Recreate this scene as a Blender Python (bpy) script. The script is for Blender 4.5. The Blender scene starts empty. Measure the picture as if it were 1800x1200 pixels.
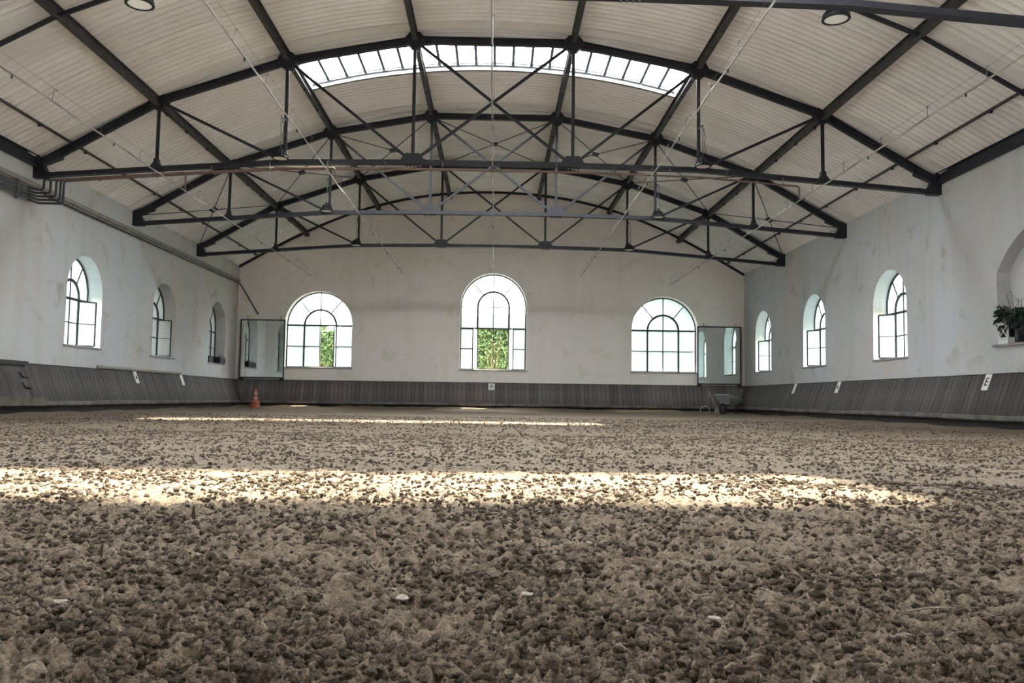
import bpy, math, random
import numpy as np
from mathutils import Vector, Matrix
from mathutils.geometry import tessellate_polygon

random.seed(7)
RNG = np.random.default_rng(11)
scene = bpy.context.scene
COL = scene.collection

# ------------------------------------------------------------------ camera
CX, CH, YAW, PITCH, ROLL, FPX = 0.1109, 0.4665, 0.0206, 0.0695, 0.0137, 1450.0
cy_, sy_ = math.cos(YAW), math.sin(YAW)
cp_, sp_ = math.cos(PITCH), math.sin(PITCH)
Rv = Vector((cy_, -sy_, 0)); Fv = Vector((cp_ * sy_, cp_ * cy_, sp_)); Uv = Vector((-sp_ * sy_, -sp_ * cy_, cp_))
R2 = Rv * math.cos(ROLL) + Uv * math.sin(ROLL)
U2 = Uv * math.cos(ROLL) - Rv * math.sin(ROLL)
cam_data = bpy.data.cameras.new('camera')
cam_data.sensor_width = 36.0
cam_data.sensor_fit = 'HORIZONTAL'
cam_data.lens = 36.0 * FPX / 1800.0
cam_data.clip_start = 0.05
cam_data.clip_end = 400
cam = bpy.data.objects.new('camera', cam_data)
COL.objects.link(cam)
m = Matrix.Identity(4)
for i in range(3):
    m[i][0] = R2[i]; m[i][1] = U2[i]; m[i][2] = -Fv[i]
m[0][3], m[1][3], m[2][3] = CX, 0.0, CH
cam.matrix_world = m
scene.camera = cam

# ------------------------------------------------------------------ sky, sun, exposure
SKY_STRENGTH = 5.8
SUN_STRENGTH = 6.2
EXPOSURE = 3.36
world = bpy.data.worlds.new('world'); scene.world = world
world.use_nodes = True
wn = world.node_tree.nodes; wl = world.node_tree.links
bg = wn['Background']
tc = wn.new('ShaderNodeTexCoord'); sep = wn.new('ShaderNodeSeparateXYZ')
ramp = wn.new('ShaderNodeValToRGB')
ramp.color_ramp.elements[0].position = 0.0; ramp.color_ramp.elements[0].color = (0.95, 0.955, 0.97, 1)
ramp.color_ramp.elements[1].position = 1.0; ramp.color_ramp.elements[1].color = (0.80, 0.85, 0.92, 1)
e = ramp.color_ramp.elements.new(0.35); e.color = (0.89, 0.92, 0.955, 1)
nz = wn.new('ShaderNodeTexNoise'); nz.inputs['Scale'].default_value = 2.2; nz.inputs['Detail'].default_value = 5
cr = wn.new('ShaderNodeValToRGB'); cr.color_ramp.elements[0].position = 0.45; cr.color_ramp.elements[1].position = 0.65
mixw = wn.new('ShaderNodeMixRGB'); mixw.inputs['Color2'].default_value = (1.0, 0.99, 0.96, 1)
wl.new(tc.outputs['Generated'], sep.inputs[0]); wl.new(sep.outputs['Z'], ramp.inputs[0])
wl.new(tc.outputs['Generated'], nz.inputs['Vector']); wl.new(nz.outputs['Fac'], cr.inputs[0])
wl.new(cr.outputs['Color'], mixw.inputs['Fac']); wl.new(ramp.outputs['Color'], mixw.inputs['Color1'])
wl.new(mixw.outputs['Color'], bg.inputs['Color'])
bg.inputs['Strength'].default_value = SKY_STRENGTH

sun_d = bpy.data.lights.new('sun', 'SUN'); sun_d.energy = SUN_STRENGTH
sun_d.angle = math.radians(3.0); sun_d.color = (1.0, 0.89, 0.70)
sun = bpy.data.objects.new('sun', sun_d); COL.objects.link(sun)
SUN_DIR = Vector((-2.4, -2.8, -8.4)).normalized()
sun.rotation_euler = SUN_DIR.to_track_quat('-Z', 'Y').to_euler()
sun.location = (8, 40, 30)

vs = scene.view_settings
vs.view_transform = 'Standard'
try: vs.look = 'None'
except Exception: pass
vs.exposure = EXPOSURE; vs.gamma = 1.0; vs.use_curve_mapping = False
cyc = scene.cycles
cyc.use_denoising = True
cyc.max_bounces = 14; cyc.diffuse_bounces = 8; cyc.glossy_bounces = 4
cyc.transmission_bounces = 6; cyc.transparent_max_bounces = 12
cyc.sample_clamp_indirect = 8.0
cyc.caustics_reflective = False; cyc.caustics_refractive = False

# ------------------------------------------------------------------ helpers
class MB:
    def __init__(s): s.v = []; s.f = []
    def add(s, vs_, fs):
        n = len(s.v); s.v.extend([tuple(p) for p in vs_]); s.f.extend([tuple(i + n for i in f) for f in fs]); return s
    def box(s, c, d, rot=None):
        hx, hy, hz = d[0] / 2, d[1] / 2, d[2] / 2
        pts = [Vector((x, y, z)) for x in (-hx, hx) for y in (-hy, hy) for z in (-hz, hz)]
        if rot is not None: pts = [rot @ p for p in pts]
        c = Vector(c)
        return s.add([p + c for p in pts], [(0, 1, 3, 2), (4, 6, 7, 5), (0, 4, 5, 1), (2, 3, 7, 6), (0, 2, 6, 4), (1, 5, 7, 3)])
    def bar(s, p, q, w, h, up=(0, 0, 1)):
        p, q = Vector(p), Vector(q); d = (q - p).normalized()
        side = d.cross(Vector(up))
        if side.length < 1e-4: side = d.cross(Vector((1, 0, 0)))
        side.normalize(); u = side.cross(d).normalized()
        pts = []
        for e in (p, q):
            for a, b in ((-1, -1), (1, -1), (1, 1), (-1, 1)): pts.append(e + side * (a * w / 2) + u * (b * h / 2))
        return s.add(pts, [(0, 3, 2, 1), (4, 5, 6, 7), (0, 1, 5, 4), (1, 2, 6, 5), (2, 3, 7, 6), (3, 0, 4, 7)])
    def ibeam(s, p, q, w, h, up=(0, 0, 1), t=0.014):
        p, q = Vector(p), Vector(q); d = (q - p).normalized(); side = d.cross(Vector(up)).normalized(); u = side.cross(d).normalized()
        s.bar(p, q, t, h - 2 * t, up)
        for k in (-1, 1): s.bar(p + u * k * (h - t) / 2, q + u * k * (h - t) / 2, w, t, up)
        return s
    def tube(s, pts, r, n=8, cap=True):
        pts = [Vector(p) for p in pts]; base = len(s.v); fs = []; vs_ = []
        prev = None
        for i, p in enumerate(pts):
            a = pts[max(i - 1, 0)]; b = pts[min(i + 1, len(pts) - 1)]
            d = (b - a).normalized()
            if prev is None:
                x = d.cross(Vector((0, 0, 1)))
                if x.length < 1e-3: x = d.cross(Vector((0, 1, 0)))
            else: x = prev - d * prev.dot(d)
            x.normalize(); prev = x; y = d.cross(x)
            rr = r[i] if isinstance(r, (list, tuple)) else r
            for k in range(n):
                t = 2 * math.pi * k / n
                vs_.append(p + x * (rr * math.cos(t)) + y * (rr * math.sin(t)))
        for i in range(len(pts) - 1):
            for k in range(n):
                k2 = (k + 1) % n
                fs.append((i * n + k, i * n + k2, (i + 1) * n + k2, (i + 1) * n + k))
        if cap:
            fs.append(tuple(range(n))[::-1]); fs.append(tuple(range((len(pts) - 1) * n, len(pts) * n)))
        return s.add(vs_, fs)
    def lathe(s, prof, c=(0, 0, 0), n=24):
        vs_ = []; fs = []
        for r, z in prof:
            for k in range(n):
                t = 2 * math.pi * k / n
                vs_.append((c[0] + r * math.cos(t), c[1] + r * math.sin(t), c[2] + z))
        for i in range(len(prof) - 1):
            for k in range(n):
                k2 = (k + 1) % n
                fs.append((i * n + k, i * n + k2, (i + 1) * n + k2, (i + 1) * n + k))
        return s.add(vs_, fs)
    def prism(s, poly, o, ux, uy, n_, t):
        """polygon (2D list) in frame o,ux,uy; extruded by t along n_"""
        o, ux, uy, n_ = Vector(o), Vector(ux), Vector(uy), Vector(n_)
        k = len(poly)
        a = [o + ux * p[0] + uy * p[1] for p in poly]; b = [p + n_ * t for p in a]
        fs = [tuple(range(k))[::-1], tuple(range(k, 2 * k))] + [(i, (i + 1) % k, k + (i + 1) % k, k + i) for i in range(k)]
        return s.add(a + b, fs)
    def mesh(s, name, mat=None, smooth=False):
        me = bpy.data.meshes.new(name); me.from_pydata(s.v, [], s.f); me.update()
        if mat: me.materials.append(mat)
        if smooth:
            me.polygons.foreach_set('use_smooth', [True] * len(me.polygons))
        return me
    def build(s, name, mat, parent=None, smooth=False):
        o = bpy.data.objects.new(name, s.mesh(name, mat, smooth)); COL.objects.link(o)
        if parent: o.parent = parent
        return o

def recalc(o):
    import bmesh
    bm = bmesh.new(); bm.from_mesh(o.data); bmesh.ops.recalc_face_normals(bm, faces=bm.faces); bm.to_mesh(o.data); bm.free()
def tag(o, label, cat, group=None, kind=None):
    if label: o['label'] = label
    if cat: o['category'] = cat
    if group: o['group'] = group
    if kind: o['kind'] = kind
    return o
def thing(name, label, cat, loc=(0, 0, 0), group=None, kind=None):
    o = bpy.data.objects.new(name, None); COL.objects.link(o); o.location = loc; o.empty_display_size = 0.2
    return tag(o, label, cat, group, kind)
def inst(src_mesh, name, parent, loc=(0, 0, 0), rot=(0, 0, 0), scale=(1, 1, 1)):
    o = bpy.data.objects.new(name, src_mesh); COL.objects.link(o); o.parent = parent
    o.location = loc; o.rotation_euler = rot; o.scale = scale
    return o

# ------------------------------------------------------------------ materials
def new_mat(name):
    mt = bpy.data.materials.new(name); mt.use_nodes = True
    nt = mt.node_tree; return mt, nt.nodes, nt.links, nt.nodes['Principled BSDF']
def srgb(r, g, b):
    f = lambda c: (c / 255 / 12.92) if c / 255 <= 0.04045 else ((c / 255 + 0.055) / 1.055) ** 2.4
    return (f(r), f(g), f(b), 1)
def mat_noise(name, c1, c2, scale=4.0, rough=0.7, bump=0.0, bscale=40.0, metal=0.0, rnd=0.0, detail=6, stretch=(1, 1, 1), spec=0.3, coord='Object'):
    mt, n, l, b = new_mat(name)
    tcn = n.new('ShaderNodeTexCoord'); mp = n.new('ShaderNodeMapping'); mp.inputs['Scale'].default_value = stretch
    l.new(tcn.outputs[coord], mp.inputs[0])
    t = n.new('ShaderNodeTexNoise'); t.inputs['Scale'].default_value = scale; t.inputs['Detail'].default_value = detail
    t.inputs['Roughness'].default_value = 0.62
    l.new(mp.outputs[0], t.inputs['Vector'])
    rp = n.new('ShaderNodeValToRGB'); rp.color_ramp.elements[0].position = 0.32; rp.color_ramp.elements[1].position = 0.68
    rp.color_ramp.elements[0].color = c1; rp.color_ramp.elements[1].color = c2
    l.new(t.outputs['Fac'], rp.inputs[0]); out = rp.outputs['Color']
    if rnd > 0:
        oi = n.new('ShaderNodeObjectInfo'); mr = n.new('ShaderNodeMapRange')
        mr.inputs['To Min'].default_value = 1 - rnd; mr.inputs['To Max'].default_value = 1 + rnd
        l.new(oi.outputs['Random'], mr.inputs['Value'])
        mx = n.new('ShaderNodeMixRGB'); mx.blend_type = 'MULTIPLY'; mx.inputs['Fac'].default_value = 1
        l.new(out, mx.inputs['Color1']); l.new(mr.outputs[0], mx.inputs['Color2']); out = mx.outputs['Color']
    l.new(out, b.inputs['Base Color'])
    b.inputs['Roughness'].default_value = rough; b.inputs['Metallic'].default_value = metal
    b.inputs['Specular IOR Level'].default_value = spec
    if bump > 0:
        t2 = n.new('ShaderNodeTexNoise'); t2.inputs['Scale'].default_value = bscale; t2.inputs['Detail'].default_value = 8
        l.new(mp.outputs[0], t2.inputs['Vector'])
        bp = n.new('ShaderNodeBump'); bp.inputs['Strength'].default_value = bump; bp.inputs['Distance'].default_value = 0.02
        l.new(t2.outputs['Fac'], bp.inputs['Height']); l.new(bp.outputs[0], b.inputs['Normal'])
    return mt

def mat_plaster(name, base, warm, grey, stain):
    mt, n, l, b = new_mat(name)
    geo = n.new('ShaderNodeNewGeometry')
    def noise(scale, stretch=(1, 1, 1), detail=6, lo=0.4, hi=0.65, dist=0.0):
        mp = n.new('ShaderNodeMapping'); mp.inputs['Scale'].default_value = stretch
        l.new(geo.outputs['Position'], mp.inputs[0])
        t = n.new('ShaderNodeTexNoise'); t.inputs['Scale'].default_value = scale; t.inputs['Detail'].default_value = detail
        t.inputs['Distortion'].default_value = dist
        l.new(mp.outputs[0], t.inputs['Vector'])
        r = n.new('ShaderNodeMapRange'); r.inputs['From Min'].default_value = lo; r.inputs['From Max'].default_value = hi
        l.new(t.outputs['Fac'], r.inputs['Value']); return r.outputs[0], t.outputs['Fac']
    col = None
    def mix(prev, colr, fac, amt):
        mm = n.new('ShaderNodeMath'); mm.operation = 'MULTIPLY'; mm.inputs[1].default_value = amt; l.new(fac, mm.inputs[0])
        mx = n.new('ShaderNodeMixRGB'); l.new(mm.outputs[0], mx.inputs['Fac'])
        if isinstance(prev, tuple): mx.inputs['Color1'].default_value = prev
        else: l.new(prev, mx.inputs['Color1'])
        mx.inputs['Color2'].default_value = colr; return mx.outputs['Color']
    f1, _ = noise(0.35, (1, 1, 0.7)); col = mix(base, warm, f1, 0.85)
    f2, _ = noise(0.6, (1, 1, 0.45), 7, 0.45, 0.7); col = mix(col, grey, f2, 0.6)
    f3, _ = noise(1.6, (1, 1, 1.0), 8, 0.58, 0.75, 0.6); col = mix(col, stain, f3, 0.68)
    f4, _ = noise(1.3, (1.6, 1.6, 0.12), 5, 0.56, 0.75); col = mix(col, stain, f4, 0.22)
    f5, raw5 = noise(14, (1, 1, 1), 8, 0.3, 0.8); col = mix(col, stain, f5, 0.10)
    l.new(col, b.inputs['Base Color']); b.inputs['Roughness'].default_value = 0.9; b.inputs['Specular IOR Level'].default_value = 0.15
    t2 = n.new('ShaderNodeTexNoise'); t2.inputs['Scale'].default_value = 3.0; t2.inputs['Detail'].default_value = 9
    l.new(geo.outputs['Position'], t2.inputs['Vector'])
    bp = n.new('ShaderNodeBump'); bp.inputs['Strength'].default_value = 0.35; bp.inputs['Distance'].default_value = 0.05
    l.new(t2.outputs['Fac'], bp.inputs['Height']); l.new(bp.outputs[0], b.inputs['Normal'])
    return mt

M = {}
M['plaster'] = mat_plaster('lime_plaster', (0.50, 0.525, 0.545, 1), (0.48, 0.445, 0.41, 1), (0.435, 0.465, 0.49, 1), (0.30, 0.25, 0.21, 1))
M['plaster_end'] = mat_plaster('end_plaster', (0.84, 0.785, 0.765, 1), (0.83, 0.78, 0.73, 1), (0.78, 0.735, 0.72, 1), (0.63, 0.59, 0.48, 1))  # warmer and paler than the side wall plaster
M['sheet'] = mat_noise('fibre_cement_sheet', (0.72, 0.71, 0.695, 1), (0.80, 0.79, 0.775, 1), 1.6, 0.85, 0.1, 30, rnd=0.05)
M['steel'] = mat_noise('painted_steel', (0.013, 0.0135, 0.021, 1), (0.024, 0.024, 0.033, 1), 5, 0.55, 0.05, 60, spec=0.35)
M['purlin'] = mat_noise('weathered_steel', (0.028, 0.027, 0.032, 1), (0.075, 0.068, 0.065, 1), 3.5, 0.6, 0.08, 40, spec=0.3)
M['pipe_dark'] = mat_noise('dark_pipe', (0.03, 0.033, 0.036, 1), (0.06, 0.064, 0.066, 1), 6, 0.45)
M['pipe_grey'] = mat_noise('grey_pipe', (0.11, 0.12, 0.125, 1), (0.17, 0.175, 0.18, 1), 6, 0.5)
M['pipe_brown'] = mat_noise('brown_pipe', (0.13, 0.095, 0.085, 1), (0.19, 0.145, 0.13, 1), 4, 0.6)
M['pipe_white'] = mat_noise('pale_pipe', (0.14, 0.135, 0.125, 1), (0.50, 0.48, 0.45, 1), 1.3, 0.4)
M['wire'] = mat_noise('thin_wire', (0.10, 0.10, 0.09, 1), (0.2, 0.19, 0.17, 1), 8, 0.5)
M['plank'] = mat_noise('weathered_plank', (0.050, 0.046, 0.045, 1), (0.092, 0.085, 0.083, 1), 6, 0.75, 0.4, 30, rnd=0.22, stretch=(1, 1, 0.15), coord='Object')
M['plank_end'] = mat_noise('lightened_plank', (0.085, 0.072, 0.067, 1), (0.150, 0.130, 0.122, 1), 6, 0.75, 0.4, 30, rnd=0.25, stretch=(1, 1, 0.15))  # far wall planks coloured lighter and browner to make up for weak light
M['rail'] = mat_noise('worn_rail', (0.075, 0.067, 0.062, 1), (0.20, 0.18, 0.16, 1), 3, 0.8, 0.5, 20)
M['dark_board'] = mat_noise('dark_board', (0.018, 0.016, 0.015, 1), (0.035, 0.03, 0.028, 1), 4, 0.85, 0.3, 20)
M['sand'] = None
M['frame'] = mat_noise('window_iron', (0.020, 0.023, 0.026, 1), (0.045, 0.05, 0.053, 1), 7, 0.55)
M['sill'] = mat_noise('stone_sill', (0.20, 0.19, 0.18, 1), (0.32, 0.30, 0.28, 1), 5, 0.8, 0.2)
M['white_metal'] = mat_noise('white_metal', (0.60, 0.63, 0.62, 1), (0.72, 0.74, 0.73, 1), 4, 0.6)
M['glaze_bar'] = mat_noise('glazing_bar', (0.06, 0.075, 0.10, 1), (0.10, 0.12, 0.15, 1), 4, 0.5)
M['curb'] = mat_noise('curb_board', (0.12, 0.125, 0.12, 1), (0.17, 0.175, 0.17, 1), 4, 0.7)
M['sign'] = mat_noise('sign_white', (0.66, 0.64, 0.61, 1), (0.78, 0.77, 0.74, 1), 25, 0.6)
M['ink'] = mat_noise('sign_ink', (0.02, 0.02, 0.02, 1), (0.05, 0.05, 0.05, 1), 9, 0.6)
M['black'] = mat_noise('black_plastic', (0.008, 0.008, 0.010, 1), (0.02, 0.02, 0.022, 1), 6, 0.6, spec=0.2)
M['wood_pale'] = mat_noise('pale_wood', (0.24, 0.235, 0.20, 1), (0.38, 0.365, 0.32, 1), 3, 0.8, 0.3, 20, stretch=(3, 0.4, 3))
M['brown_wood'] = mat_noise('brown_wood', (0.075, 0.064, 0.054, 1), (0.15, 0.125, 0.105, 1), 4, 0.8, 0.4, 18)
M['cone'] = mat_noise('cone_orange', (0.36, 0.085, 0.055, 1), (0.52, 0.16, 0.11, 1), 9, 0.6)
M['cone_white'] = mat_noise('cone_band', (0.45, 0.24, 0.20, 1), (0.66, 0.48, 0.42, 1), 9, 0.6)
M['zinc'] = mat_noise('zinc_tub', (0.36, 0.38, 0.40, 1), (0.55, 0.57, 0.58, 1), 6, 0.45, metal=0.5)
M['rubber'] = mat_noise('rubber', (0.03, 0.03, 0.03, 1), (0.06, 0.055, 0.05, 1), 8, 0.85)
M['hose'] = mat_noise('pale_hose', (0.36, 0.38, 0.34, 1), (0.5, 0.52, 0.47, 1), 7, 0.5)
M['leaf_dark'] = mat_noise('dark_leaf', (0.010, 0.022, 0.018, 1), (0.035, 0.06, 0.045, 1), 9, 0.55)
M['twig'] = mat_noise('twig', (0.05, 0.035, 0.03, 1), (0.11, 0.08, 0.06, 1), 9, 0.8)
M['straw'] = mat_noise('dry_flake', (0.16, 0.135, 0.11, 1), (0.36, 0.32, 0.27, 1), 90, 0.8)
M['grass'] = mat_noise('lawn_ground', (0.06, 0.09, 0.03, 1), (0.14, 0.15, 0.07, 1), 1.2, 0.95)
M['bounce_gravel'] = mat_noise('bounce_ground', (0.46, 0.45, 0.42, 1), (0.60, 0.59, 0.56, 1), 1.2, 0.95)  # unseen ground kept bright so it bounces light up to the ceiling
M['render'] = mat_noise('grey_render', (0.13, 0.13, 0.115, 1), (0.20, 0.20, 0.175, 1), 1.0, 0.9)
M['rooftile'] = mat_noise('dull_roof', (0.14, 0.10, 0.08, 1), (0.22, 0.16, 0.13, 1), 3, 0.9)
M['deck'] = mat_noise('light_stop_deck', (0.10, 0.10, 0.10, 1), (0.16, 0.155, 0.15, 1), 2, 0.9)

def mat_leaf(name, c1, c2):
    mt, n, l, b = new_mat(name)
    oi = n.new('ShaderNodeNewGeometry'); rp = n.new('ShaderNodeValToRGB')
    rp.color_ramp.elements[0].color = c1; rp.color_ramp.elements[1].color = c2
    l.new(oi.outputs['Random Per Island'], rp.inputs[0])
    d = n.new('ShaderNodeBsdfDiffuse'); t = n.new('ShaderNodeBsdfTranslucent'); mx = n.new('ShaderNodeMixShader'); mx.inputs[0].default_value = 0.5
    l.new(rp.outputs[0], d.inputs[0]); l.new(rp.outputs[0], t.inputs[0]); l.new(d.outputs[0], mx.inputs[1]); l.new(t.outputs[0], mx.inputs[2])
    l.new(mx.outputs[0], n['Material Output'].inputs[0]); return mt
M['leaf'] = mat_leaf('shrub_leaf', (0.045, 0.085, 0.035, 1), (0.17, 0.235, 0.11, 1))
M['stem'] = mat_leaf('shrub_stem', (0.16, 0.13, 0.06, 1), (0.30, 0.25, 0.13, 1))

def mat_glass(name, trans, transl, col, colt):
    """frosted, dirty pane: part clear, part diffusing, a little gloss"""
    mt, n, l, b = new_mat(name); n.remove(b)
    geo = n.new('ShaderNodeNewGeometry')
    nzt = n.new('ShaderNodeTexNoise'); nzt.inputs['Scale'].default_value = 2.5; nzt.inputs['Detail'].default_value = 6
    l.new(geo.outputs['Position'], nzt.inputs['Vector'])
    rp = n.new('ShaderNodeValToRGB'); rp.color_ramp.elements[0].position = 0.35; rp.color_ramp.elements[1].position = 0.7
    rp.color_ramp.elements[0].color = col; rp.color_ramp.elements[1].color = tuple(c * 0.86 for c in col[:3]) + (1,)
    l.new(nzt.outputs['Fac'], rp.inputs[0])
    tr = n.new('ShaderNodeBsdfTransparent'); tr.inputs[0].default_value = colt
    tl = n.new('ShaderNodeBsdfTranslucent'); l.new(rp.outputs[0], tl.inputs[0])
    df = n.new('ShaderNodeBsdfDiffuse'); df.inputs[0].default_value = (0.55, 0.58, 0.58, 1)
    gl = n.new('ShaderNodeBsdfGlossy'); gl.inputs['Roughness'].default_value = 0.25; gl.inputs[0].default_value = (0.8, 0.8, 0.8, 1)
    m1 = n.new('ShaderNodeMixShader'); m1.inputs[0].default_value = trans / (trans + transl); l.new(tl.outputs[0], m1.inputs[1]); l.new(tr.outputs[0], m1.inputs[2])
    m2 = n.new('ShaderNodeMixShader'); m2.inputs[0].default_value = 0.3; l.new(df.outputs[0], m2.inputs[1]); l.new(gl.outputs[0], m2.inputs[2])
    m3 = n.new('ShaderNodeMixShader'); m3.inputs[0].default_value = trans + transl; l.new(m2.outputs[0], m3.inputs[1]); l.new(m1.outputs[0], m3.inputs[2])
    l.new(m3.outputs[0], n['Material Output'].inputs[0]); return mt
M['pane'] = mat_glass('frosted_pane', 0.03, 0.085, (0.76, 0.96, 0.97, 1), (0.80, 0.97, 0.98, 1))
M['end_pane'] = mat_glass('end_wall_pane', 0.045, 0.05, (0.76, 0.96, 0.97, 1), (0.86, 0.98, 0.98, 1))
M['clear_pane'] = mat_glass('clear_pane', 0.72, 0.05, (0.95, 1.0, 1.0, 1), (0.95, 0.99, 1.0, 1))  # glass of the added near windows, passes more daylight than the frosted panes
M['roof_pane'] = mat_glass('wired_roof_pane', 0.84, 0.05, (0.95, 1.0, 1.0, 1), (0.95, 1.0, 1.0, 1))
def mat_mirror():
    mt, n, l, b = new_mat('arena_mirror'); b.inputs['Base Color'].default_value = (0.80, 0.86, 0.84, 1)
    b.inputs['Metallic'].default_value = 1; b.inputs['Roughness'].default_value = 0.03
    t = n.new('ShaderNodeTexNoise'); t.inputs['Scale'].default_value = 0.9
    bp = n.new('ShaderNodeBump'); bp.inputs['Strength'].default_value = 0.02; bp.inputs['Distance'].default_value = 0.02
    l.new(t.outputs['Fac'], bp.inputs['Height']); l.new(bp.outputs[0], b.inputs['Normal'])
    return mt
M['mirror'] = mat_mirror()
def mat_sand():
    mt, n, l, b = new_mat('arena_sand'); geo = n.new('ShaderNodeNewGeometry')
    def nz_(s, d=6):
        t = n.new('ShaderNodeTexNoise'); t.inputs['Scale'].default_value = s; t.inputs['Detail'].default_value = d; t.inputs['Roughness'].default_value = 0.65
        l.new(geo.outputs['Position'], t.inputs['Vector']); return t.outputs['Fac']
    rp = n.new('ShaderNodeValToRGB'); rp.color_ramp.elements[0].position = 0.38; rp.color_ramp.elements[1].position = 0.58
    rp.color_ramp.elements[0].color = (0.090, 0.067, 0.049, 1); rp.color_ramp.elements[1].color = (0.272, 0.217, 0.168, 1)
    nm = n.new('ShaderNodeMath'); nm.operation = 'MULTIPLY_ADD'; nm.inputs[1].default_value = .45
    l.new(nz_(150, 6), nm.inputs[0]); nm2 = n.new('ShaderNodeMath'); nm2.operation = 'MULTIPLY'; nm2.inputs[1].default_value = .55
    l.new(nz_(24, 9), nm2.inputs[0]); l.new(nm2.outputs[0], nm.inputs[2]); l.new(nm.outputs[0], rp.inputs[0])
    rp2 = n.new('ShaderNodeValToRGB'); rp2.color_ramp.elements[0].position = 0.3; rp2.color_ramp.elements[1].position = 0.7
    rp2.color_ramp.elements[0].color = (0.86, 0.84, 0.83, 1); rp2.color_ramp.elements[1].color = (1.06, 1.06, 1.05, 1)
    l.new(nz_(0.5, 4), rp2.inputs[0])
    mx = n.new('ShaderNodeMixRGB'); mx.blend_type = 'MULTIPLY'; mx.inputs['Fac'].default_value = 1
    l.new(rp.outputs[0], mx.inputs['Color1']); l.new(rp2.outputs[0], mx.inputs['Color2']); l.new(mx.outputs[0], b.inputs['Base Color'])
    b.inputs['Roughness'].default_value = 0.95; b.inputs['Specular IOR Level'].default_value = 0.1
    bp = n.new('ShaderNodeBump'); bp.inputs['Strength'].default_value = 0.9; bp.inputs['Distance'].default_value = 0.012
    l.new(nz_(55, 10), bp.inputs['Height']); bp2 = n.new('ShaderNodeBump'); bp2.inputs['Strength'].default_value = 0.8; bp2.inputs['Distance'].default_value = 0.03
    l.new(nz_(16, 6), bp2.inputs['Height']); l.new(bp2.outputs[0], bp.inputs['Normal']); l.new(bp.outputs[0], b.inputs['Normal'])
    return mt
M['sand'] = mat_sand()
M['clod'] = mat_noise('sand_clod', (0.076, 0.056, 0.041, 1), (0.262, 0.207, 0.158, 1), 2.2, 0.95, 0.9, 7, rnd=0.42, spec=0.1)  # tone varies at random from clod to clod

# ------------------------------------------------------------------ hall dimensions
YB = 32.4372            # end wall
YF = -4.2               # wall behind the camera
T = [10.22, 17.9539, 22.9015, 27.8491]   # trusses
XN = [-7.37, -4.58, -1.77, 1.77, 4.58, 7.37]
ZT = [6.91, 7.89, 8.42, 8.42, 7.89, 6.91]
ZBT = [5.39, 5.60, 5.65, 5.65, 5.60, 5.39]
_rx = np.array([0, 1.8, 4.5, 6.06, 7.3, 10.0, 10.6]); _rz = np.array([8.68, 8.63, 8.10, 7.58, 7.03, 5.54, 5.19])
def roof_z(x):
    # smooth symmetric profile (quadratic-in-x^2 fit through the measured points)
    return float(np.polyval(_rp, min(abs(x), 10.6) ** 2))
_rp = np.polyfit(_rx ** 2, _rz, 4)
WT = 0.52               # wall thickness
FR = 0.38               # depth of the window frames in the reveal

# ------------------------------------------------------------------ walls with arched openings
def arch_outline(c, hw, sill, spring, rise=None, n=20):
    rise = rise or hw
    pts = [(c - hw, sill), (c + hw, sill)]
    for i in range(n + 1):
        a = math.pi * i / n
        pts.append((c + hw * math.cos(a), spring + rise * math.sin(a)))
    return pts
def seg_outline(c, hw, sill, spring, rise, n=16):
    R = (hw * hw + rise * rise) / (2 * rise); zc = spring + rise - R; a0 = math.asin(hw / R)
    pts = [(c - hw, sill), (c + hw, sill)]
    for i in range(n + 1):
        a = a0 - 2 * a0 * i / n
        pts.append((c + R * math.sin(a), zc + R * math.cos(a)))
    return pts
def wall(name, outer, holes, to3, thick, mat, label, niches=()):
    """outer/holes: 2D lists; to3(u,z,d): 3D with d = depth into the wall"""
    mb = MB()
    allh = list(holes) + [h for h, _ in niches]
    for d, hs in ((0.0, allh), (thick, list(holes))):
        loops = [[Vector((p[0], p[1], 0)) for p in outer]] + [[Vector((p[0], p[1], 0)) for p in h] for h in hs]
        tris = tessellate_polygon(loops); flat = [p for lp in loops for p in lp]
        mb.add([to3(p.x, p.y, d) for p in flat], tris)
    for h in holes:
        k = len(h)
        mb.add([to3(p[0], p[1], 0) for p in h] + [to3(p[0], p[1], thick) for p in h], [(i, (i + 1) % k, k + (i + 1) % k, k + i) for i in range(k)])
    for h, dep in niches:
        k = len(h)
        mb.add([to3(p[0], p[1], 0) for p in h] + [to3(p[0], p[1], dep) for p in h], [(i, (i + 1) % k, k + (i + 1) % k, k + i) for i in range(k)])
        loops = [[Vector((p[0], p[1], 0)) for p in h]]
        mb.add([to3(p[0], p[1], dep) for p in h], tessellate_polygon(loops))
    k = len(outer)
    mb.add([to3(p[0], p[1], 0) for p in outer] + [to3(p[0], p[1], thick) for p in outer], [(i, (i + 1) % k, k + (i + 1) % k, k + i) for i in range(k)])
    o = mb.build(name, mat)
    tag(o, label, 'wall', kind='structure'); return o

left3 = lambda u, z, d: (-10.0 - d, u, z)
right3 = lambda u, z, d: (10.0 + d, u, z)
back3 = lambda u, z, d: (u, YB + d, z)
front3 = lambda u, z, d: (u, YF - d, z)

SIDE_Y = [20.42, 25.32, 30.17]
SIDE_NEAR = [8.2, 3.3, -1.6]  # unseen windows added near the viewpoint to let in more daylight
side_spec = dict(hw=0.88, sill=1.62, spring=2.96, bars=[2.20, 2.79], ih=0.42, ispring=2.83, rise=0.88)
end_low = dict(hw=1.32, sill=1.60, spring=3.27, bars=[2.44, 3.27], ih=0.625, ispring=3.27, rise=1.33)
end_mid = dict(hw=1.31, sill=1.60, spring=4.10, bars=[2.44, 3.25, 4.10], ih=0.625, ispring=4.10, rise=1.33)
END = [(-6.83, end_low), (0.03, end_mid), (6.83, end_low)]

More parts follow.
